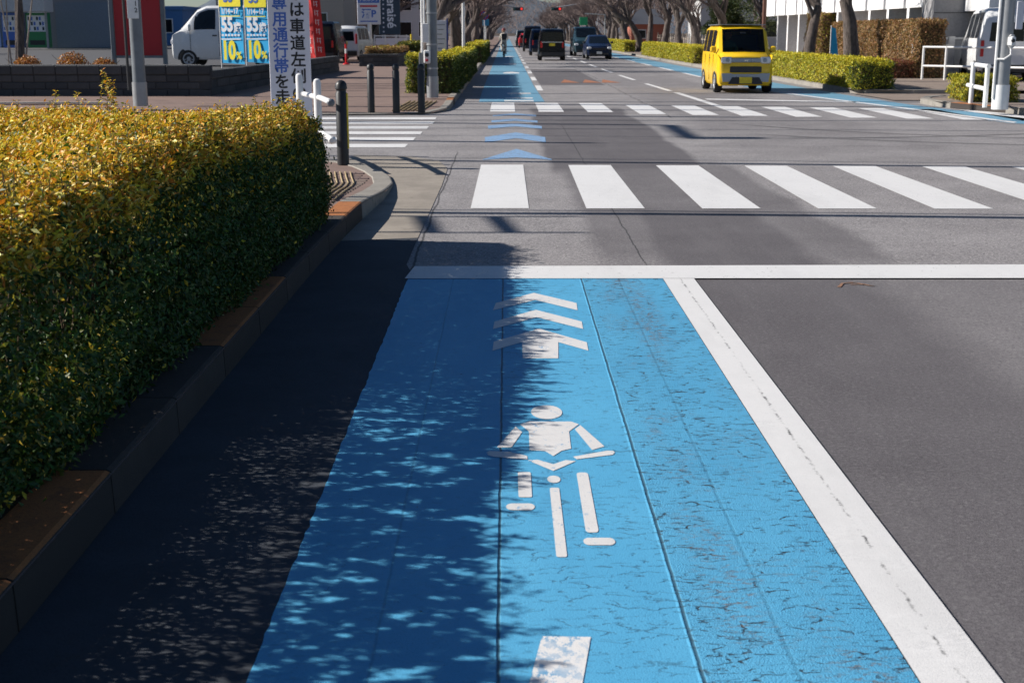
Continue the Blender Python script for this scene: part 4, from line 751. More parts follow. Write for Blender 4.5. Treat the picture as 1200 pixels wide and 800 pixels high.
MB().box(-.05, .05, -.036, -.028, .835, .88, .005).build('badge', CHROME, yc); MB().box(-.42, .42, -.02, .03, .54, .70, .015).build('upper_intake', DARK, yc)
MB().prism([(-.60, .30), (.60, .30), (.64, .52), (.40, .52), (.34, .50), (-.34, .50), (-.40, .52), (-.64, .52)], -.02, .035, Matrix.Rotation(PI / 2, 4, 'X')).build('silver_skid', SILV, yc)
MB().prism([(-.46, .24), (.46, .24), (.36, .42), (-.36, .42)], .02, .045, Matrix.Rotation(PI / 2, 4, 'X')).build('lower_intake', DARK, yc); MB().box(-.165, .165, -.06, -.046, .26, .425, .004).build('number_plate', YEL, yc)
for sx in (-1, 1):
    MB().box(sx * .80 - .08, sx * .80 + .08, .52, .62, 1.06, 1.22, .03).build('mirror', YELP, yc, True); MB().box(sx * .76 - .03, sx * .76 + .03, .56, .60, 1.04, 1.10).build('mirror_arm', DARK, yc); MB().box(sx * .742 - .006, sx * .742 + .006, 1.5, 1.64, .88, .91).build('door_handle', CHROME, yc)
    for yy in (.92, 1.68, 2.55): MB().box(sx * .745 - .006, sx * .745 + .005, yy - .004, yy + .004, .3, 1.0).build('door_seam', DARK, yc)
MB().tube([(-.3, .36, 1.075), (.12, .40, 1.10)], .007, 5).build('wiper', DARK, yc); MB().tube([(.1, .36, 1.075), (.5, .40, 1.10)], .007, 5).build('wiper', DARK, yc)
MB().box(-.66, .66, .95, 1.1, .3, .95).build('dashboard', DARK, yc); MB().box(-.62, .62, 2.0, 2.1, .3, 1.5).build('rear_seat', DARK, yc); MB().box(-.60, -.10, 1.55, 1.7, .5, 1.2, .04).build('front_seat', DARK, yc); MB().box(.10, .60, 1.55, 1.7, .5, 1.2, .04).build('front_seat', DARK, yc)
MB().box(-.08, .08, .70, .73, 1.52, 1.58, .01).build('rear_view_mirror', DARK, yc); MB().box(-.64, .64, .9, 3.0, 1.765, 1.785, .008).build('roof_panel', SILV, yc)

def person(label, joints, radii, edges, m, loc, rz=0, extra=None, cat='person'):
    t = thing('person', label, cat, loc, rz); me = bpy.data.meshes.new('body'); me.from_pydata(joints, edges, []); me.materials.append(m); o = link('body', me, t)
    sk = o.modifiers.new('skin', 'SKIN'); o.modifiers.new('sub', 'SUBSURF').levels = 1; o.modifiers['sub'].render_levels = 1
    bpy.context.view_layer.update()
    if not me.skin_vertices:
        with bpy.context.temp_override(object=o, active_object=o): bpy.ops.mesh.customdata_skin_add()
    for i, r_ in enumerate(radii): me.skin_vertices[0].data[i].radius = (r_, r_)
    me.skin_vertices[0].data[0].use_root = True
    return t
def headset(t, x, y, z, r=.1, hair=(.03, .02, .02), face=-1, hat=None):
    MB().lathe([(.02, -1.25 * r), (.6 * r, -1.15 * r), (.85 * r, -.6 * r), (.95 * r, 0), (.9 * r, .6 * r), (.55 * r, 1.05 * r), (.05, 1.2 * r)], 16, Matrix.Translation((x, y, z))).build('head', SKIN, t, True)
    MB().lathe([(.97 * r, -.1 * r), (1.04 * r, .35 * r), (.9 * r, .9 * r), (.5 * r, 1.25 * r), (.04, 1.36 * r)], 16, Matrix.Translation((x, y - face * .02, z))).build('hat' if hat else 'hair', hat or mat('dark_hair', hair, .7), t, True)
    MB().box(x - .012, x + .012, y + face * (r * .95) - .02, y + face * (r * .95) + .02, z - .3 * r, z + .15 * r, .004).build('nose', SKIN, t)
    for sx in (-1, 1): MB().box(x + sx * r * .4 - .01, x + sx * r * .4 + .01, y + face * r * .9 - .008, y + face * r * .9 + .008, z + .1 * r, z + .2 * r).build('eye', BLK, t); MB().box(x + sx * r * .98 - .012, x + sx * r * .98 + .012, y - .02, y + .02, z - .25 * r, z + .25 * r, .005).build('ear', SKIN, t)
GRN = mat('green_jacket', (.06, .14, .12), .8)
dj = [(0, .1, .35), (0, .05, .6), (0, 0, .82), (0, -.02, .93), (-.18, 0, .80), (-.24, -.15, .58), (-.14, -.42, .68), (.18, 0, .80), (.24, -.15, .58), (.14, -.42, .68)]
dr = person('driver in a green jacket behind the yellow car windscreen', dj, [.15, .16, .12, .05, .075, .055, .03, .075, .055, .03], [(0, 1), (1, 2), (2, 3), (2, 4), (4, 5), (5, 6), (2, 7), (7, 8), (8, 9)], GRN, (5.78, 35.15, .38)); headset(dr, 0, -.03, 1.05)
# black minicar seen from behind, then the queue
def rearbits(t, L, lamp=(.60, .72, 1.05), plate=(.0, .98), pm_=YEL, bar=True, bz=1.0):
    for sx in (-1, 1): MB().box(sx * lamp[0] - .05, sx * lamp[0] + .05, L - .01, L + .03, lamp[1], lamp[2], .01).build('tail_light', LAMPR, t)
    if bar: MB().box(-.60, .60, L + .01, L + .035, bz, bz + .05, .006).build('chrome_bar', CHROME, t)
    MB().box(plate[0] - .165, plate[0] + .165, L + .02, L + .035, plate[1] - .17, plate[1] - .02, .004).build('number_plate', pm_, t); MB().box(-.66, .66, L - .02, L + .05, .24, .50, .03).build('rear_bumper', DARK, t)
bk = car('kei_wagon', 'black boxy minicar with a chrome bar seen from behind', 'car', (2.50, 76.0, 0), PI, KEI, BKP, ((.95, 1.62), (1.72, 2.5), (2.6, 3.15)), (.42, .80), (.58, 1.04, 1.56)); rearbits(bk, 3.38, pm_=YEL)
VAN = [(0, .3, .72, .76, .66, .68, .62), (.1, .24, .92, .95, .74, .75, .68), (.9, .22, 1.05, 1.12, .80, .80, .70), (1.6, .22, 1.08, 1.70, .81, .80, .68), (1.9, .22, 1.08, 1.80, .81, .80, .67), (4.2, .22, 1.08, 1.80, .81, .80, .67), (4.55, .25, 1.05, 1.70, .79, .78, .66), (4.65, .3, 1.0, 1.55, .76, .76, .64)]
SED = [(0, .28, .62, .66, .62, .64, .55), (.12, .22, .78, .80, .74, .74, .66), (1.0, .2, .90, .96, .80, .79, .68), (1.75, .2, .94, 1.38, .80, .79, .60), (2.1, .2, .94, 1.46, .80, .79, .59), (3.3, .2, .96, 1.44, .80, .79, .59), (3.9, .22, .98, 1.15, .79, .77, .60), (4.15, .28, .92, 1.0, .74, .73, .6)]
d2 = car('minivan', 'dark navy minivan directly ahead of the black minicar', 'car', (2.35, 93, 0), PI, VAN, NVP, ((1.7, 2.6), (2.7, 4.2)), (.95, 1.6), (.6, 1.08, 1.55), wr=.31); rearbits(d2, 4.65, pm_=WMET, bar=False)
d3 = car('minivan', 'black tall minivan third in the queue', 'car', (2.15, 112, 0), PI, [(a, b, c * 1.08, d * 1.16, e, f_, g_) for a, b, c, d, e, f_, g_ in VAN], BKP, ((1.7, 2.6), (2.7, 4.2)), (.95, 1.6), (.6, 1.2, 1.8), wr=.31); rearbits(d3, 4.65, pm_=WMET, bar=False)
for i, (x, y, pm_, vs_, lb) in enumerate(((2.0, 136, mat('red_car_paint', (.5, .02, .02), .25), SED, 'red car in the far queue with glowing tail'), (1.9, 152, TEAL, VAN, 'teal grey minivan in the far queue'), (2.0, 170, WHP, VAN, 'pale van far along the queue'), (2.1, 190, BKP, VAN, 'dark van at the far end of the queue'))):
    c = car('minivan' if vs_ is VAN else 'sedan_car', lb, 'car', (x, y, 0), PI, vs_, pm_, ((1.8, 2.6), (2.7, 3.4)), (1.0, 1.7), (.6, 1.0, 1.3) if vs_ is SED else (.6, 1.08, 1.55), wr=.31); rearbits(c, vs_[-1][0], lamp=(.6, .7, 1.0), pm_=WMET, bar=False, plate=(0, .8))
def frontbits(t, zl=.68, w_=.62):
    for sx in (-1, 1): MB().box(sx * w_ - .13, sx * w_ + .13, -.01, .22, zl - .07, zl + .07, .03).build('headlight', LAMPW, t); MB().box(sx * .86 - .09, sx * .86 + .09, 1.25, 1.35, .95, 1.08, .03).build('mirror', DARK, t)
    MB().box(-.40, .40, -.03, .03, zl - .12, zl + .02, .01).build('grille', DARK, t); MB().box(-.165, .165, -.05, -.03, .33, .48, .004).build('number_plate', WMET, t); MB().box(-.55, .55, -.02, .03, .26, .40, .02).build('lower_intake', DARK, t)
f1 = car('sedan_car', 'dark blue hatchback leading the oncoming lane', 'car', (5.28, 76.0, 0), R(0), SED, NVP, ((1.8, 2.6), (2.7, 3.4)), (1.0, 1.7), wr=.31, sc_=.92); frontbits(f1)
f2 = car('minivan', 'dark teal tall minivan behind the oncoming hatchback', 'car', (5.15, 86, 0), R(0), VAN, TEAL, ((1.7, 2.6), (2.7, 4.2)), (.95, 1.6), wr=.31, sc_=1.02); frontbits(f2, .72)
# white kei van in the car park, nose to the left
KV = [(0, .34, .80, .84, .60, .62, .58), (.05, .26, .98, 1.00, .69, .70, .64), (.28, .24, 1.08, 1.13, .72, .72, .64), (.82, .24, 1.10, 1.72, .735, .725, .60), (1.10, .24, 1.10, 1.84, .738, .73, .58), (3.2, .24, 1.10, 1.86, .738, .73, .60), (3.38, .28, 1.08, 1.80, .72, .71, .60)]
kv = car('minivan', 'small white van parked nose left behind the block wall', 'van', (-10.5, 41.6, .44), R(-90) if 0 else R(90), KV, WHP, ((.72, 1.38),), (.3, .80), wheels=(.52, -.6), wr=.27, sc_=1.0); 
kv.rotation_euler.z = R(90); kv.location = (-10.25, 42.0, .44)
# rotation puts local -Y (nose) towards -X or +X: check nose side
kv.rotation_euler.z = R(-90)
for yy in (.60, 1.48): MB().box(.740, .748, yy - .005, yy + .005, .35, 1.1).build('door_seam', DARK, kv); 
for sx in (-1, 1):
    MB().box(sx * .742 - .008, sx * .742 + .008, 1.28, 1.42, .94, .98).build('door_handle', DARK, kv); MB().box(sx * .80 - .07, sx * .80 + .07, .55, .64, 1.1, 1.3, .03).build('mirror', WHP, kv)
MB().box(-.5, .5, -.02, .03, .5, .62, .01).build('grille', DARK, kv)
for sx in (-1, 1): MB().box(sx * .56 - .12, sx * .56 + .12, -.015, .12, .70, .84, .02).build('headlight', LAMPW, kv)
dv = car('minivan', 'dark minivan parked behind the red banners', 'van', (-7.9, 62.0, .13), PI, [(a, b, c * 1.05, d * 1.08, e, f_, g_) for a, b, c, d, e, f_, g_ in VAN], BKP, ((1.7, 2.6), (2.7, 4.2)), (.95, 1.6), (.6, 1.12, 1.7), wr=.31, sc_=.95); rearbits(dv, 4.65, pm_=WMET, bar=False)
dv.location = (-8.5, 66.0, .13)
wc = car('kei_wagon', 'white hatchback with red tail lamp parked by the traffic pole', 'car', (-7.55, 70.0, .13), R(172), KEI, WHP, ((.95, 1.62), (1.72, 2.5), (2.6, 3.15)), (.42, .80), (.52, 1.0, 1.48)); rearbits(wc, 3.38, lamp=(.64, .85, 1.35), pm_=YEL, bar=False)
wc2 = car('kei_wagon', 'white car further back left of the parking sign', 'car', (-9.6, 92.0, .13), R(160), KEI, WHP, ((.95, 1.62), (1.72, 2.5), (2.6, 3.15)), (.42, .80), (.52, 1.0, 1.48)); rearbits(wc2, 3.38, pm_=YEL, bar=False)
# white van with raised roof on the right
HV = [(0, .35, .95, 1.0, .62, .66, .58), (.1, .3, 1.1, 1.14, .78, .80, .70), (.5, .28, 1.2, 1.3, .82, .82, .72), (1.2, .28, 1.25, 2.05, .84, .83, .68), (1.6, .28, 1.25, 2.22, .84, .83, .66), (4.3, .28, 1.25, 2.25, .84, .83, .66), (4.6, .3, 1.25, 2.05, .83, .82, .66), (4.72, .34, 1.2, 1.85, .80, .80, .66)]
hv = car('high_roof_van', 'white high roof van with red tail lamps behind the white railing', 'van', (14.1, 39.0, .12), R(180 - 12), HV, WHP, ((1.3, 2.3), (2.4, 3.4), (3.5, 4.3)), (.55, 1.2), (.52, 1.22, 1.80), wr=.32, sc_=.92); rearbits(hv, 4.72, lamp=(.72, .75, 1.25), pm_=WMET, bar=False, plate=(0, 1.0))
hv.location = (15.4, 43.2, .12)
bs = car('minibus', 'white minibus cut by the right edge of the picture', 'bus', (17.2, 41.5, .12), R(180), [(a, b, c * 1.12, d * 1.1, e * 1.15, f_ * 1.15, g_ * 1.2) for a, b, c, d, e, f_, g_ in HV], WHP, ((1.3, 2.3), (2.4, 3.4), (3.5, 4.3)), (.55, 1.2), (.75, 1.35, 2.0), wr=.34)
bs.location = (16.6, 41.0, .12)
bb = thing('recycling_bin', 'blue plastic bin at the right edge behind the railing', 'bin', (14.75, 36.5, .12)); MB().box(-.3, .3, -.3, .3, 0, .72, .05).build('tub', mat('blue_plastic', (.02, .08, .5), .4), bb); MB().box(-.32, .32, -.32, .32, .72, .80, .02).build('lid', WMET, bb)
# ------------------------------------------------------------------ right side street furniture
pR = big_pole(9.22, 24.85, .1, .135, 8, 'thick steel pole at the right corner with a round topped button box', True, STEEL, (-.16, -.05, .2, 1))
MB().box(-.02, .12, -.25, -.13, 1.12, 1.36, .05).build('push_button_box', WMET, pR); MB().lathe([(.035, 0), (.035, .02), (.02, .03)], 12, Matrix.Translation((.05, -.25, 1.25)) @ Matrix.Rotation(PI / 2, 4, 'X')).build('button', DARK, pR); MB().box(.11, .24, -.16, -.10, 1.45, 1.95, .01).build('notice_plate', SIGNW, pR)
MB().tube([(.05, -.17, 1.15), (.05, -.2, 1.0), (-.05, -.17, .92), (-.15, -.08, .92)], .018, 8).build('cable', WMET, pR)
br = thing('pipe_barrier', 'white ladder shaped pipe barrier left of the right corner pole', 'barrier', (0, 0, .12))
A_, B_ = (9.28, 26.6), (9.03, 25.1)
for p in (A_, B_): MB().tube([(p[0], p[1], 0), (p[0], p[1], .80)], .045, 14).build('post', WMET, br, True)
dd = Vector((B_[0] - A_[0], B_[1] - A_[1], 0)); 
for z, e0, e1 in ((.76, .1, .06), (.34, .30, .0)): a_ = Vector((*A_, z)) - dd * e0; b_ = Vector((*B_, z)) + dd * e1; MB().tube([a_, b_], .042, 12).build('rail', WMET, br, True)
rl = thing('railing', 'long white pipe railing in front of the parked white van', 'railing', (0, 0, .12))
for x in (12.5, 13.0, 14.3, 15.6, 16.9): MB().tube([(x, 40.2 - (x - 12.5) * 1.1, 0), (x, 40.2 - (x - 12.5) * 1.1, .98)], .035, 10).build('post', WMET, rl, True)
for z in (.95, .40): MB().tube([(12.5, 40.2, z), (16.9, 35.4, z)], .032, 10).build('rail', WMET, rl, True)
rk = thing('bar_railing', 'white barred ramp railing left of the white van', 'railing', (0, 0, .12))
for i in range(9): MB().box(12.7 + i * .13, 12.75 + i * .13, 42.0, 42.04, 0, 1.0).build('bar', WMET, rk)
for i, x in enumerate((13.35, 13.75, 14.15)): MB().box(x, x + .2, 43, 43.1, 0, 1.15 + .05 * i).build('panel', WMET, rk)
MB().box(12.7, 14.0, 42.05, 42.09, .96, 1.02).build('rail', WMET, rk)
gb = thing('garden_shed', 'light grey storage box behind the barred railing', 'shed', (14.1, 44.5, .12)); MB().box(-.5, .9, -.3, .4, 0, 1.15, .02).build('body', mat('light_grey_metal', (.35, .36, .38), .5), gb); MB().box(-.53, .93, -.33, .43, 1.15, 1.22).build('lid', WMET, gb)
bf = thing('banner_flag', 'small bright blue flag between the two thick right trunks', 'banner', (10.9, 45.2, .12)); MB().tube([(0, 0, 0), (0, 0, 1.6)], .015, 6).build('pole', WMET, bf); MB().add([(0, 0, .5), (.32, .05, .45), (.16, .03, 1.5), (0, 0, 1.55), (0, .01, .5), (.32, .06, .45), (.16, .04, 1.5), (0, .01, 1.55)], [(0, 1, 2, 3), (7, 6, 5, 4), (0, 4, 5, 1), (1, 5, 6, 2), (2, 6, 7, 3), (3, 7, 4, 0)]).build('cloth', CYAN, bf)
bm_ = thing('mast', 'thin rust brown mast rising behind the yellow car', 'pole', (12.6, 66, .12)); MB().tube([(0, 0, 0), (0, 0, 7)], [.10, .08], 10).build('shaft', mat('rust_brown', (.14, .06, .04), .6), bm_, True)
fp = thing('paling_fence', 'pale wooden paling fence behind the right tree row', 'fence', (0, 0, .12))
for i in range(40): MB().box(12.5, 12.56, 68 + i * 1.1, 68.12 + i * 1.1, 0, 1.25 + .1 * math.sin(i * 2.3)).build('paling', mat('weathered_wood', (.33, .29, .24), .8), fp)
MB().box(12.57, 12.6, 68, 112, .9, .98).build('rail', mat('weathered_wood', (.33, .29, .24), .8), fp)
# ------------------------------------------------------------------ buildings
def house(label, x, y, z, w_, d_, h, wm, rm, wins, name='house', rz=0, flat=False, doors=()):
    t = thing(name, label, 'building', (x, y, z), rz); MB().box(0, w_, 0, d_, 0, h).build('wall', wm, t)
    if flat: MB().box(-.1, w_ + .1, -.1, d_ + .1, h, h + .25, .02).build('parapet', wm, t)
    else: MB().add([(-.4, -.4, h), (w_ + .4, -.4, h), (w_ + .4, d_ + .4, h), (-.4, d_ + .4, h), (w_ * .2, d_ / 2, h + 1.6), (w_ * .8, d_ / 2, h + 1.6)], [(0, 1, 5, 4), (1, 2, 5), (2, 3, 4, 5), (3, 0, 4), (3, 2, 1, 0)]).build('roof', rm, t)
    for (a, b, c, e) in wins:
        f_ = MB().box(a - .06, b + .06, -.05, -.002, c - .06, e + .06).build('window_frame', WMET, t); MB().box(a, b, -.054, -.05, c, e).build('pane', DGLASS, f_)
    for (a, b, c, e) in doors: MB().box(a, b, -.06, -.003, c, e).build('shutter', mat('grey_blue_shutter', (.16, .20, .25), .6), t)
    return t
PW = mat('pale_render', (.50, .50, .50), .8); BG = mat('beige_render', (.42, .36, .30), .8); GY = mat('grey_render', (.22, .23, .25), .8); RF = mat('dark_roof_tile', (.06, .065, .08), .7); BLW = mat('blue_shopfront', (.06, .18, .40), .5); WPN = mat('white_balcony_panel', (.80, .80, .80), .6, grime=.05)
house('grey blue shuttered shed left of the red board', -25.5, 75, .6, 4.6, 4, 3.4, GY, RF, (), 'shed', flat=True, doors=((.6, 4.2, .05, 2.5),))
house('beige house behind the white van', -20.5, 96, .6, 9, 8, 5.5, BG, RF, ((1, 2.2, 1, 2.2), (3.5, 5, .8, 2.4), (6.5, 7.8, 1, 2.2), (1, 2.2, 3.6, 4.6), (5, 6.5, 3.6, 4.6)))
house('low shop with a blue stripe left of the white van', -26, 88, .6, 5, 5, 2.3, BLW, RF, ((.5, 2, .9, 1.7), (2.6, 4.3, .9, 1.7)), 'shop', flat=True)
house('pale building far behind the parking sign', -16, 140, .1, 9, 9, 8, PW, RF, tuple((1 + 2 * i, 2.2 + 2 * i, 1 + 2.6 * j, 2.4 + 2.6 * j) for i in range(4) for j in range(3)), 'apartment_building', flat=True)
house('brown house behind the red banners', -13.5, 108, .1, 4.5, 6, 5, mat('brown_render', (.2, .13, .10), .8), RF, ((.6, 1.6, .8, 2), (2.5, 3.6, .8, 2)))
house('dark house at the left edge behind thin stems', -40, 80, .6, 9, 8, 6, GY, RF, ((1, 2, 1, 2.2), (5, 6.4, 1, 2.2)))
house('grey house behind the right tree row', 17, 118, .1, 10, 8, 5, PW, RF, tuple((1 + 2.3 * i, 2.3 + 2.3 * i, 1, 2.3) for i in range(4)))
house('grey roofed house behind the yellow car', 26, 112, .1, 12, 8, 4.5, GY, RF, tuple((1 + 2.3 * i, 2.3 + 2.3 * i, 1, 2.3) for i in range(4)))
house('reddish low house behind the right tree row', 13, 140, .1, 3.5, 8, 2.2, mat('red_brown_render', (.35, .12, .08), .8), RF, ((.6, 1.5, .8, 1.6),))
# white building at the right: bays along the road, solid end towards us
wb = thing('office_building', 'white building with balcony panels over shaded bays at upper right', 'building', (0, 0, .12))
WB = mat('grey_office_wall', (.40, .40, .42), .75); MB().box(15.9, 30, 46.2, 75, 0, 9).build('wall', WB, wb)
for i in range(11):
    y = 46.2 + i * 2.6
    MB().box(14.55, 15.9, y, y + .28, 0, 2.25).build('pillar', WPN, wb); MB().box(14.40, 14.55, y + .30, y + 2.55, 2.22, 3.4, .01).build('balcony_panel', WPN, wb)
    f_ = MB().box(15.85, 15.9 - .003, y + .9, y + 2.2, .5, 2.0).build('window_frame', WMET, wb); MB().box(15.83, 15.85, y + 1.0, y + 2.1, .6, 1.9).build('pane', DGLASS, f_)
MB().box(14.56, 16, 46.2, 75, 2.26, 2.44).build('slab', WB, wb)
MB().box(14.2, 19.5, 44.9, 46.15, 0, 4.5).build('end_wall', mat('grey_tile_wall', (.30, .295, .30), .8), wb); MB().box(15.2, 30, 42.6, 44.85, 2.05, 3.2, .01).build('canopy', WPN, wb)  # end wall in plain grey tile
for x in (15.45, 16.1, 18.2): MB().box(x, x + .26, 43.3, 43.6, 0, 2.04).build('column', WPN, wb)
MB().box(16.5, 18.0, 44.84, 44.89, .1, 1.95).build('door', DGLASS, wb)
for z in (1.0, 2.0, 3.0, 4.0): MB().box(14.22, 19.4, 44.885, 44.899, z, z + .02).build('wall_joint', DARK, wb)
# vending machines
for i, (x, cm, lb) in enumerate(((-26.3, PBL, 'blue and white drinks machine under the pale canopy'), (-25.0, mat('green_machine', (.03, .22, .08), .4), 'green drinks machine right of the blue one'))):
    v = thing('vending_machine', lb, 'vending machine', (x - .2, 73, .68), 0, 'drinks machines'); MB().box(-.55, .55, -.35, .35, 0, 1.83, .02).build('cabinet', cm, v); MB().box(-.48, .48, -.365, -.352, .85, 1.7).build('display_window', LAMPW, v); MB().box(-.4, .4, -.365, -.352, .15, .4).build('delivery_slot', DARK, v)
    for r_ in range(3):
        for q_ in range(6): MB().box(-.43 + q_ * .15, -.33 + q_ * .15, -.372, -.366, .92 + r_ * .26, 1.1 + r_ * .26).build('drink_can', (PBL, WMET, TEAL)[(r_ + q_) % 3], v)
cp = thing('canopy', 'pale boxy canopy above the drinks machines', 'canopy', (-26, 72.6, 2.55)); MB().box(-1.4, 1.5, -.6, .9, 0, 1.5, .03).build('fascia', PW, cp); MB().box(-1.3, -1.2, 0, .1, -1.87, 0).build('leg', STEEL, cp); MB().box(1.3, 1.4, 0, .1, -1.87, 0).build('leg', STEEL, cp)
# ------------------------------------------------------------------ signs and signals far away
def round_sign(x, y, zc, r, label, fm_, rim, sq=False):
    t = thing('road_sign', label, 'road sign', (x, y, .13)); MB().tube([(0, .03, 0), (0, .03, zc - .1)], .035, 8).build('post', WMET, t)
    Mx = Matrix.Translation((0, 0, zc)) @ Matrix.Rotation(PI / 2, 4, 'X')
    if sq: MB().box(-r, r, -.02, .01, zc - r, zc + r, .005).build('plate', fm_, t)
    else: MB().lathe([(r, -.01), (r, .012)], 24, Mx).build('rim', rim, t); MB().lathe([(r * .78, .012), (r * .78, .018)], 24, Mx).build('plate', fm_, t); MB().box(-r * .72, r * .72, -.024, -.019, zc - .035, zc + .035, M=Matrix.Translation((0, 0, zc)) @ Matrix.Rotation(R(45), 4, 'Y') @ Matrix.Translation((0, 0, -zc))).build('bar', rim, t)
    return t
round_sign(-1.6, 101, 2.6, .34, 'round blue no stopping sign with red rim beside the left trees', PBL, RPR); round_sign(-1.75, 118, 2.2, .28, 'small blue sign beside the round no stopping sign', mat('sign_cyan', (.05, .3, .5), .4), WMET, True)
gs = thing('road_sign', 'green hanging sign above the oncoming cars', 'road sign', (6.9, 120, .1)); MB().tube([(1.9, 0, 0), (1.9, 0, 2.9), (.1, 0, 3.0)], .06, 8).build('post', STEEL, gs, True); MB().box(-.35, .35, -.05, -.0, 2.0, 2.7, .02).build('plate', mat('sign_green', (.02, .35, .14), .4), gs)
SIGR = NT('lit_red_signal'); SIGR.b.inputs['Emission Color'].default_value = (1, .05, .04, 1); SIGR.b.inputs['Emission Strength'].default_value = .7; SIGR = SIGR.done((.6, .02, .02), .3)
for x, lb, ox in ((1.36, 'left red traffic signal hung over the far road', -5.0), (5.6, 'right red traffic signal hung over the far road', 4.6)):
    t = thing('traffic_signal', lb, 'traffic signal', (x, 150, 4.0), 0, 'far traffic signals'); MB().box(-.6, .6, -.12, .08, -.19, .19, .06).build('housing', DARK, t, True)
    for i in range(3): MB().lathe([(.13, 0), (.13, .03), (.06, .05)], 16, Matrix.Translation((-.38 + .38 * i, -.12, 0)) @ Matrix.Rotation(PI / 2, 4, 'X')).build('lamp', SIGR if i == 2 else (mat('green_lamp_off', (.03, .12, .10), .3) if i == 0 else DARK), t)
    MB().tube([(0, .1, .15), (ox, .1, .9), (ox, .1, -3.95)], .07, 8).build('mast_arm', STEEL, t, True)
# ------------------------------------------------------------------ cyclist and pedestrian
def bicycle(x, y, rz, label):
    t = thing('bicycle', label, 'bicycle', (x, y, 0), rz)
    for yy in (-.52, .52):
        w_ = link('wheel', None, t, (0, yy, .33), (0, R(90), 0)); pts = [(.31 * math.cos(a), .31 * math.sin(a), 0) for a in np.linspace(0, 2 * PI, 25)]; MB().tube(pts, .018, 6, False).build('tyre', RUB, w_); m = MB(); [m.tube([(0, 0, 0), (.3 * math.cos(a), .3 * math.sin(a), 0)], .003, 3) for a in np.linspace(0, 2 * PI, 13)[:-1]]; m.build('spokes', STEEL, w_)
    m = MB(); [m.tube(p, .018, 6) for p in (((0, -.52, .33), (0, -.1, .30), (0, .02, .82)), ((0, -.1, .30), (0, .38, .75)), ((0, .02, .75), (0, .38, .80)), ((0, .52, .33), (0, .38, .95)), ((0, -.52, .33), (0, .0, .72)))]; m.build('frame', DARK, t)
    MB().tube([(-.27, .28, 1.0), (-.1, .38, 1.0), (.1, .38, 1.0), (.27, .28, 1.0)], .014, 6).build('handlebar', STEEL, t); MB().box(-.08, .08, -.13, .13, .82, .88, .02).build('saddle', DARK, t); return t
bicycle(-.12, 82, R(4), 'bicycle ridden away along the far blue lane')
JK = mat('cream_jacket', (.55, .52, .46), .8); 
cj = [(0, -.02, .92), (0, .05, 1.12), (0, .12, 1.36), (0, .14, 1.48), (-.18, .12, 1.34), (-.25, .22, 1.14), (-.24, .33, 1.02), (.18, .12, 1.34), (.25, .22, 1.14), (.24, .33, 1.02), (-.1, -.02, .90), (-.13, .30, .72), (-.12, .05, .38), (-.12, .16, .33), (.1, -.02, .90), (.13, .30, .55), (.12, .0, .24), (.12, .12, .20)]
cr_ = person('cyclist in a cream jacket with a dark bag riding away on the blue lane', cj, [.14, .15, .13, .05, .07, .05, .03, .07, .05, .03, .09, .07, .045, .035, .09, .07, .045, .035], [(0, 1), (1, 2), (2, 3), (2, 4), (4, 5), (5, 6), (2, 7), (7, 8), (8, 9), (0, 10), (10, 11), (11, 12), (12, 13), (0, 14), (14, 15), (15, 16), (16, 17)], JK, (-.12, 82, 0), R(4)); headset(cr_, 0, .15, 1.62, face=1, hat=mat('dull_red_cap', (.35, .1, .1), .8)); MB().box(-.16, .16, -.20, -.06, 1.05, 1.42, .04).build('backpack', DARK, cr_)
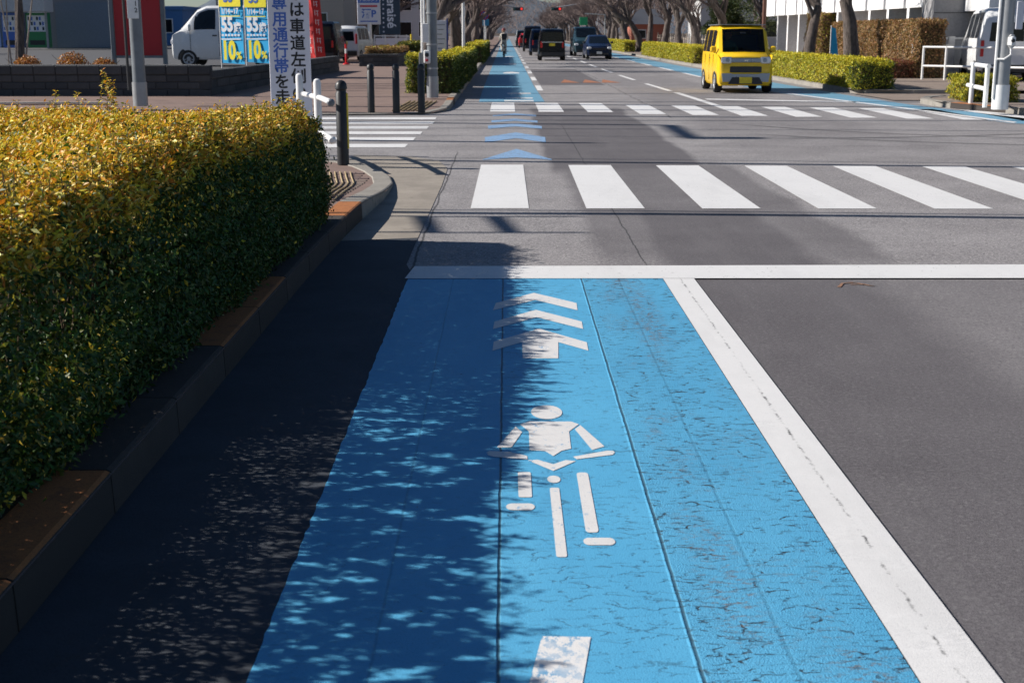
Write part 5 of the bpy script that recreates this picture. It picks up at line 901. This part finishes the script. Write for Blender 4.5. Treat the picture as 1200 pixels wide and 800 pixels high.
# ------------------------------------------------------------------ overhead lines and lamp outside the frame that throw the road shadows
def upole(x, y, label):
    t = thing('utility_pole', label, 'pole', (x, y, .1)); MB().tube([(0, 0, 0), (0, 0, 9.5)], [.17, .11], 14).build('shaft', m_concrete('pole_concrete', (.3, .3, .29)), t, True)
    for z in (9.0, 8.2): MB().box(-.05, .05, -.9, .9, z, z + .09).build('cross_arm', STEEL, t)
    return t
upole(-19.0, 15.0, 'concrete utility pole left of the picture'); upole(20.0, 12.0, 'concrete utility pole right of the picture'); upole(-19.0, 20.5, 'second concrete utility pole left of the picture'); upole(20.0, 16.0, 'second concrete utility pole right of the picture')
def wire(y0, y1, z, r, sag, label):
    pts = [(-19 + 39 * i / 24, y0 + (y1 - y0) * i / 24 + .03 * math.sin(i * 1.7), z - sag * (1 - (i / 12 - 1) ** 2)) for i in range(25)]; tag(MB().tube(pts, r, 6).build('overhead_cable', BLK), label, 'cable', 'overhead cables', None)
for a in ((12.95, 10.4, 4.6, .065, .0), (13.1, 10.6, 4.5, .02, .12), (18.2, 13.6, 5.0, .075, .0), (18.45, 14.3, 5.0, .02, .2), (21.9, 18.4, 5.2, .018, .1), (23.4, 20.6, 7.0, .03, .3), (25.2, 24.2, 8.0, .05, .4), (31.5, 30.5, 8.0, .08, .4), (35.5, 34.6, 8.2, .09, .4), (28.4, 27.4, 8.2, .08, .3)): wire(*a, 'black overhead cable crossing above the road')
cs = thing('cable_spacer', 'flat bars hung between the overhead cables', 'cable bracket', (-8.08, 11.05, 4.6))
for x in (0, .60): MB().add([(x + .14, 0, 0), (x + .26, 0, 0), (x + .13, .92, 0), (x, .92, 0), (x + .14, 0, .04), (x + .26, 0, .04), (x + .13, .92, .04), (x, .92, .04)], [(3, 2, 1, 0), (4, 5, 6, 7), (0, 1, 5, 4), (1, 2, 6, 5), (2, 3, 7, 6), (3, 0, 4, 7)]).build('bar', STEELD, cs)
MB().box(-.5, 1.4, .90, .95, -.02, .02).build('rod', STEELD, cs); MB().box(-.5, 1.4, 0, .05, -.02, .02).build('rod', STEELD, cs)
lp = thing('lamp_post', 'street lamp left of the picture whose shadow crosses the junction', 'lamp post', (-10.15, 23.85, .12)); MB().tube([(0, 0, 0), (0, 0, 8)], [.13, .09], 12).build('shaft', STEEL, lp, True); MB().tube([(0, 0, 8), (-.1, -2.6, 8.05)], .09, 8).build('arm', STEEL, lp, True); MB().box(-.1, .95, -2.9, -2.55, 7.95, 8.1, .04).build('lamp_head', STEELD, lp)
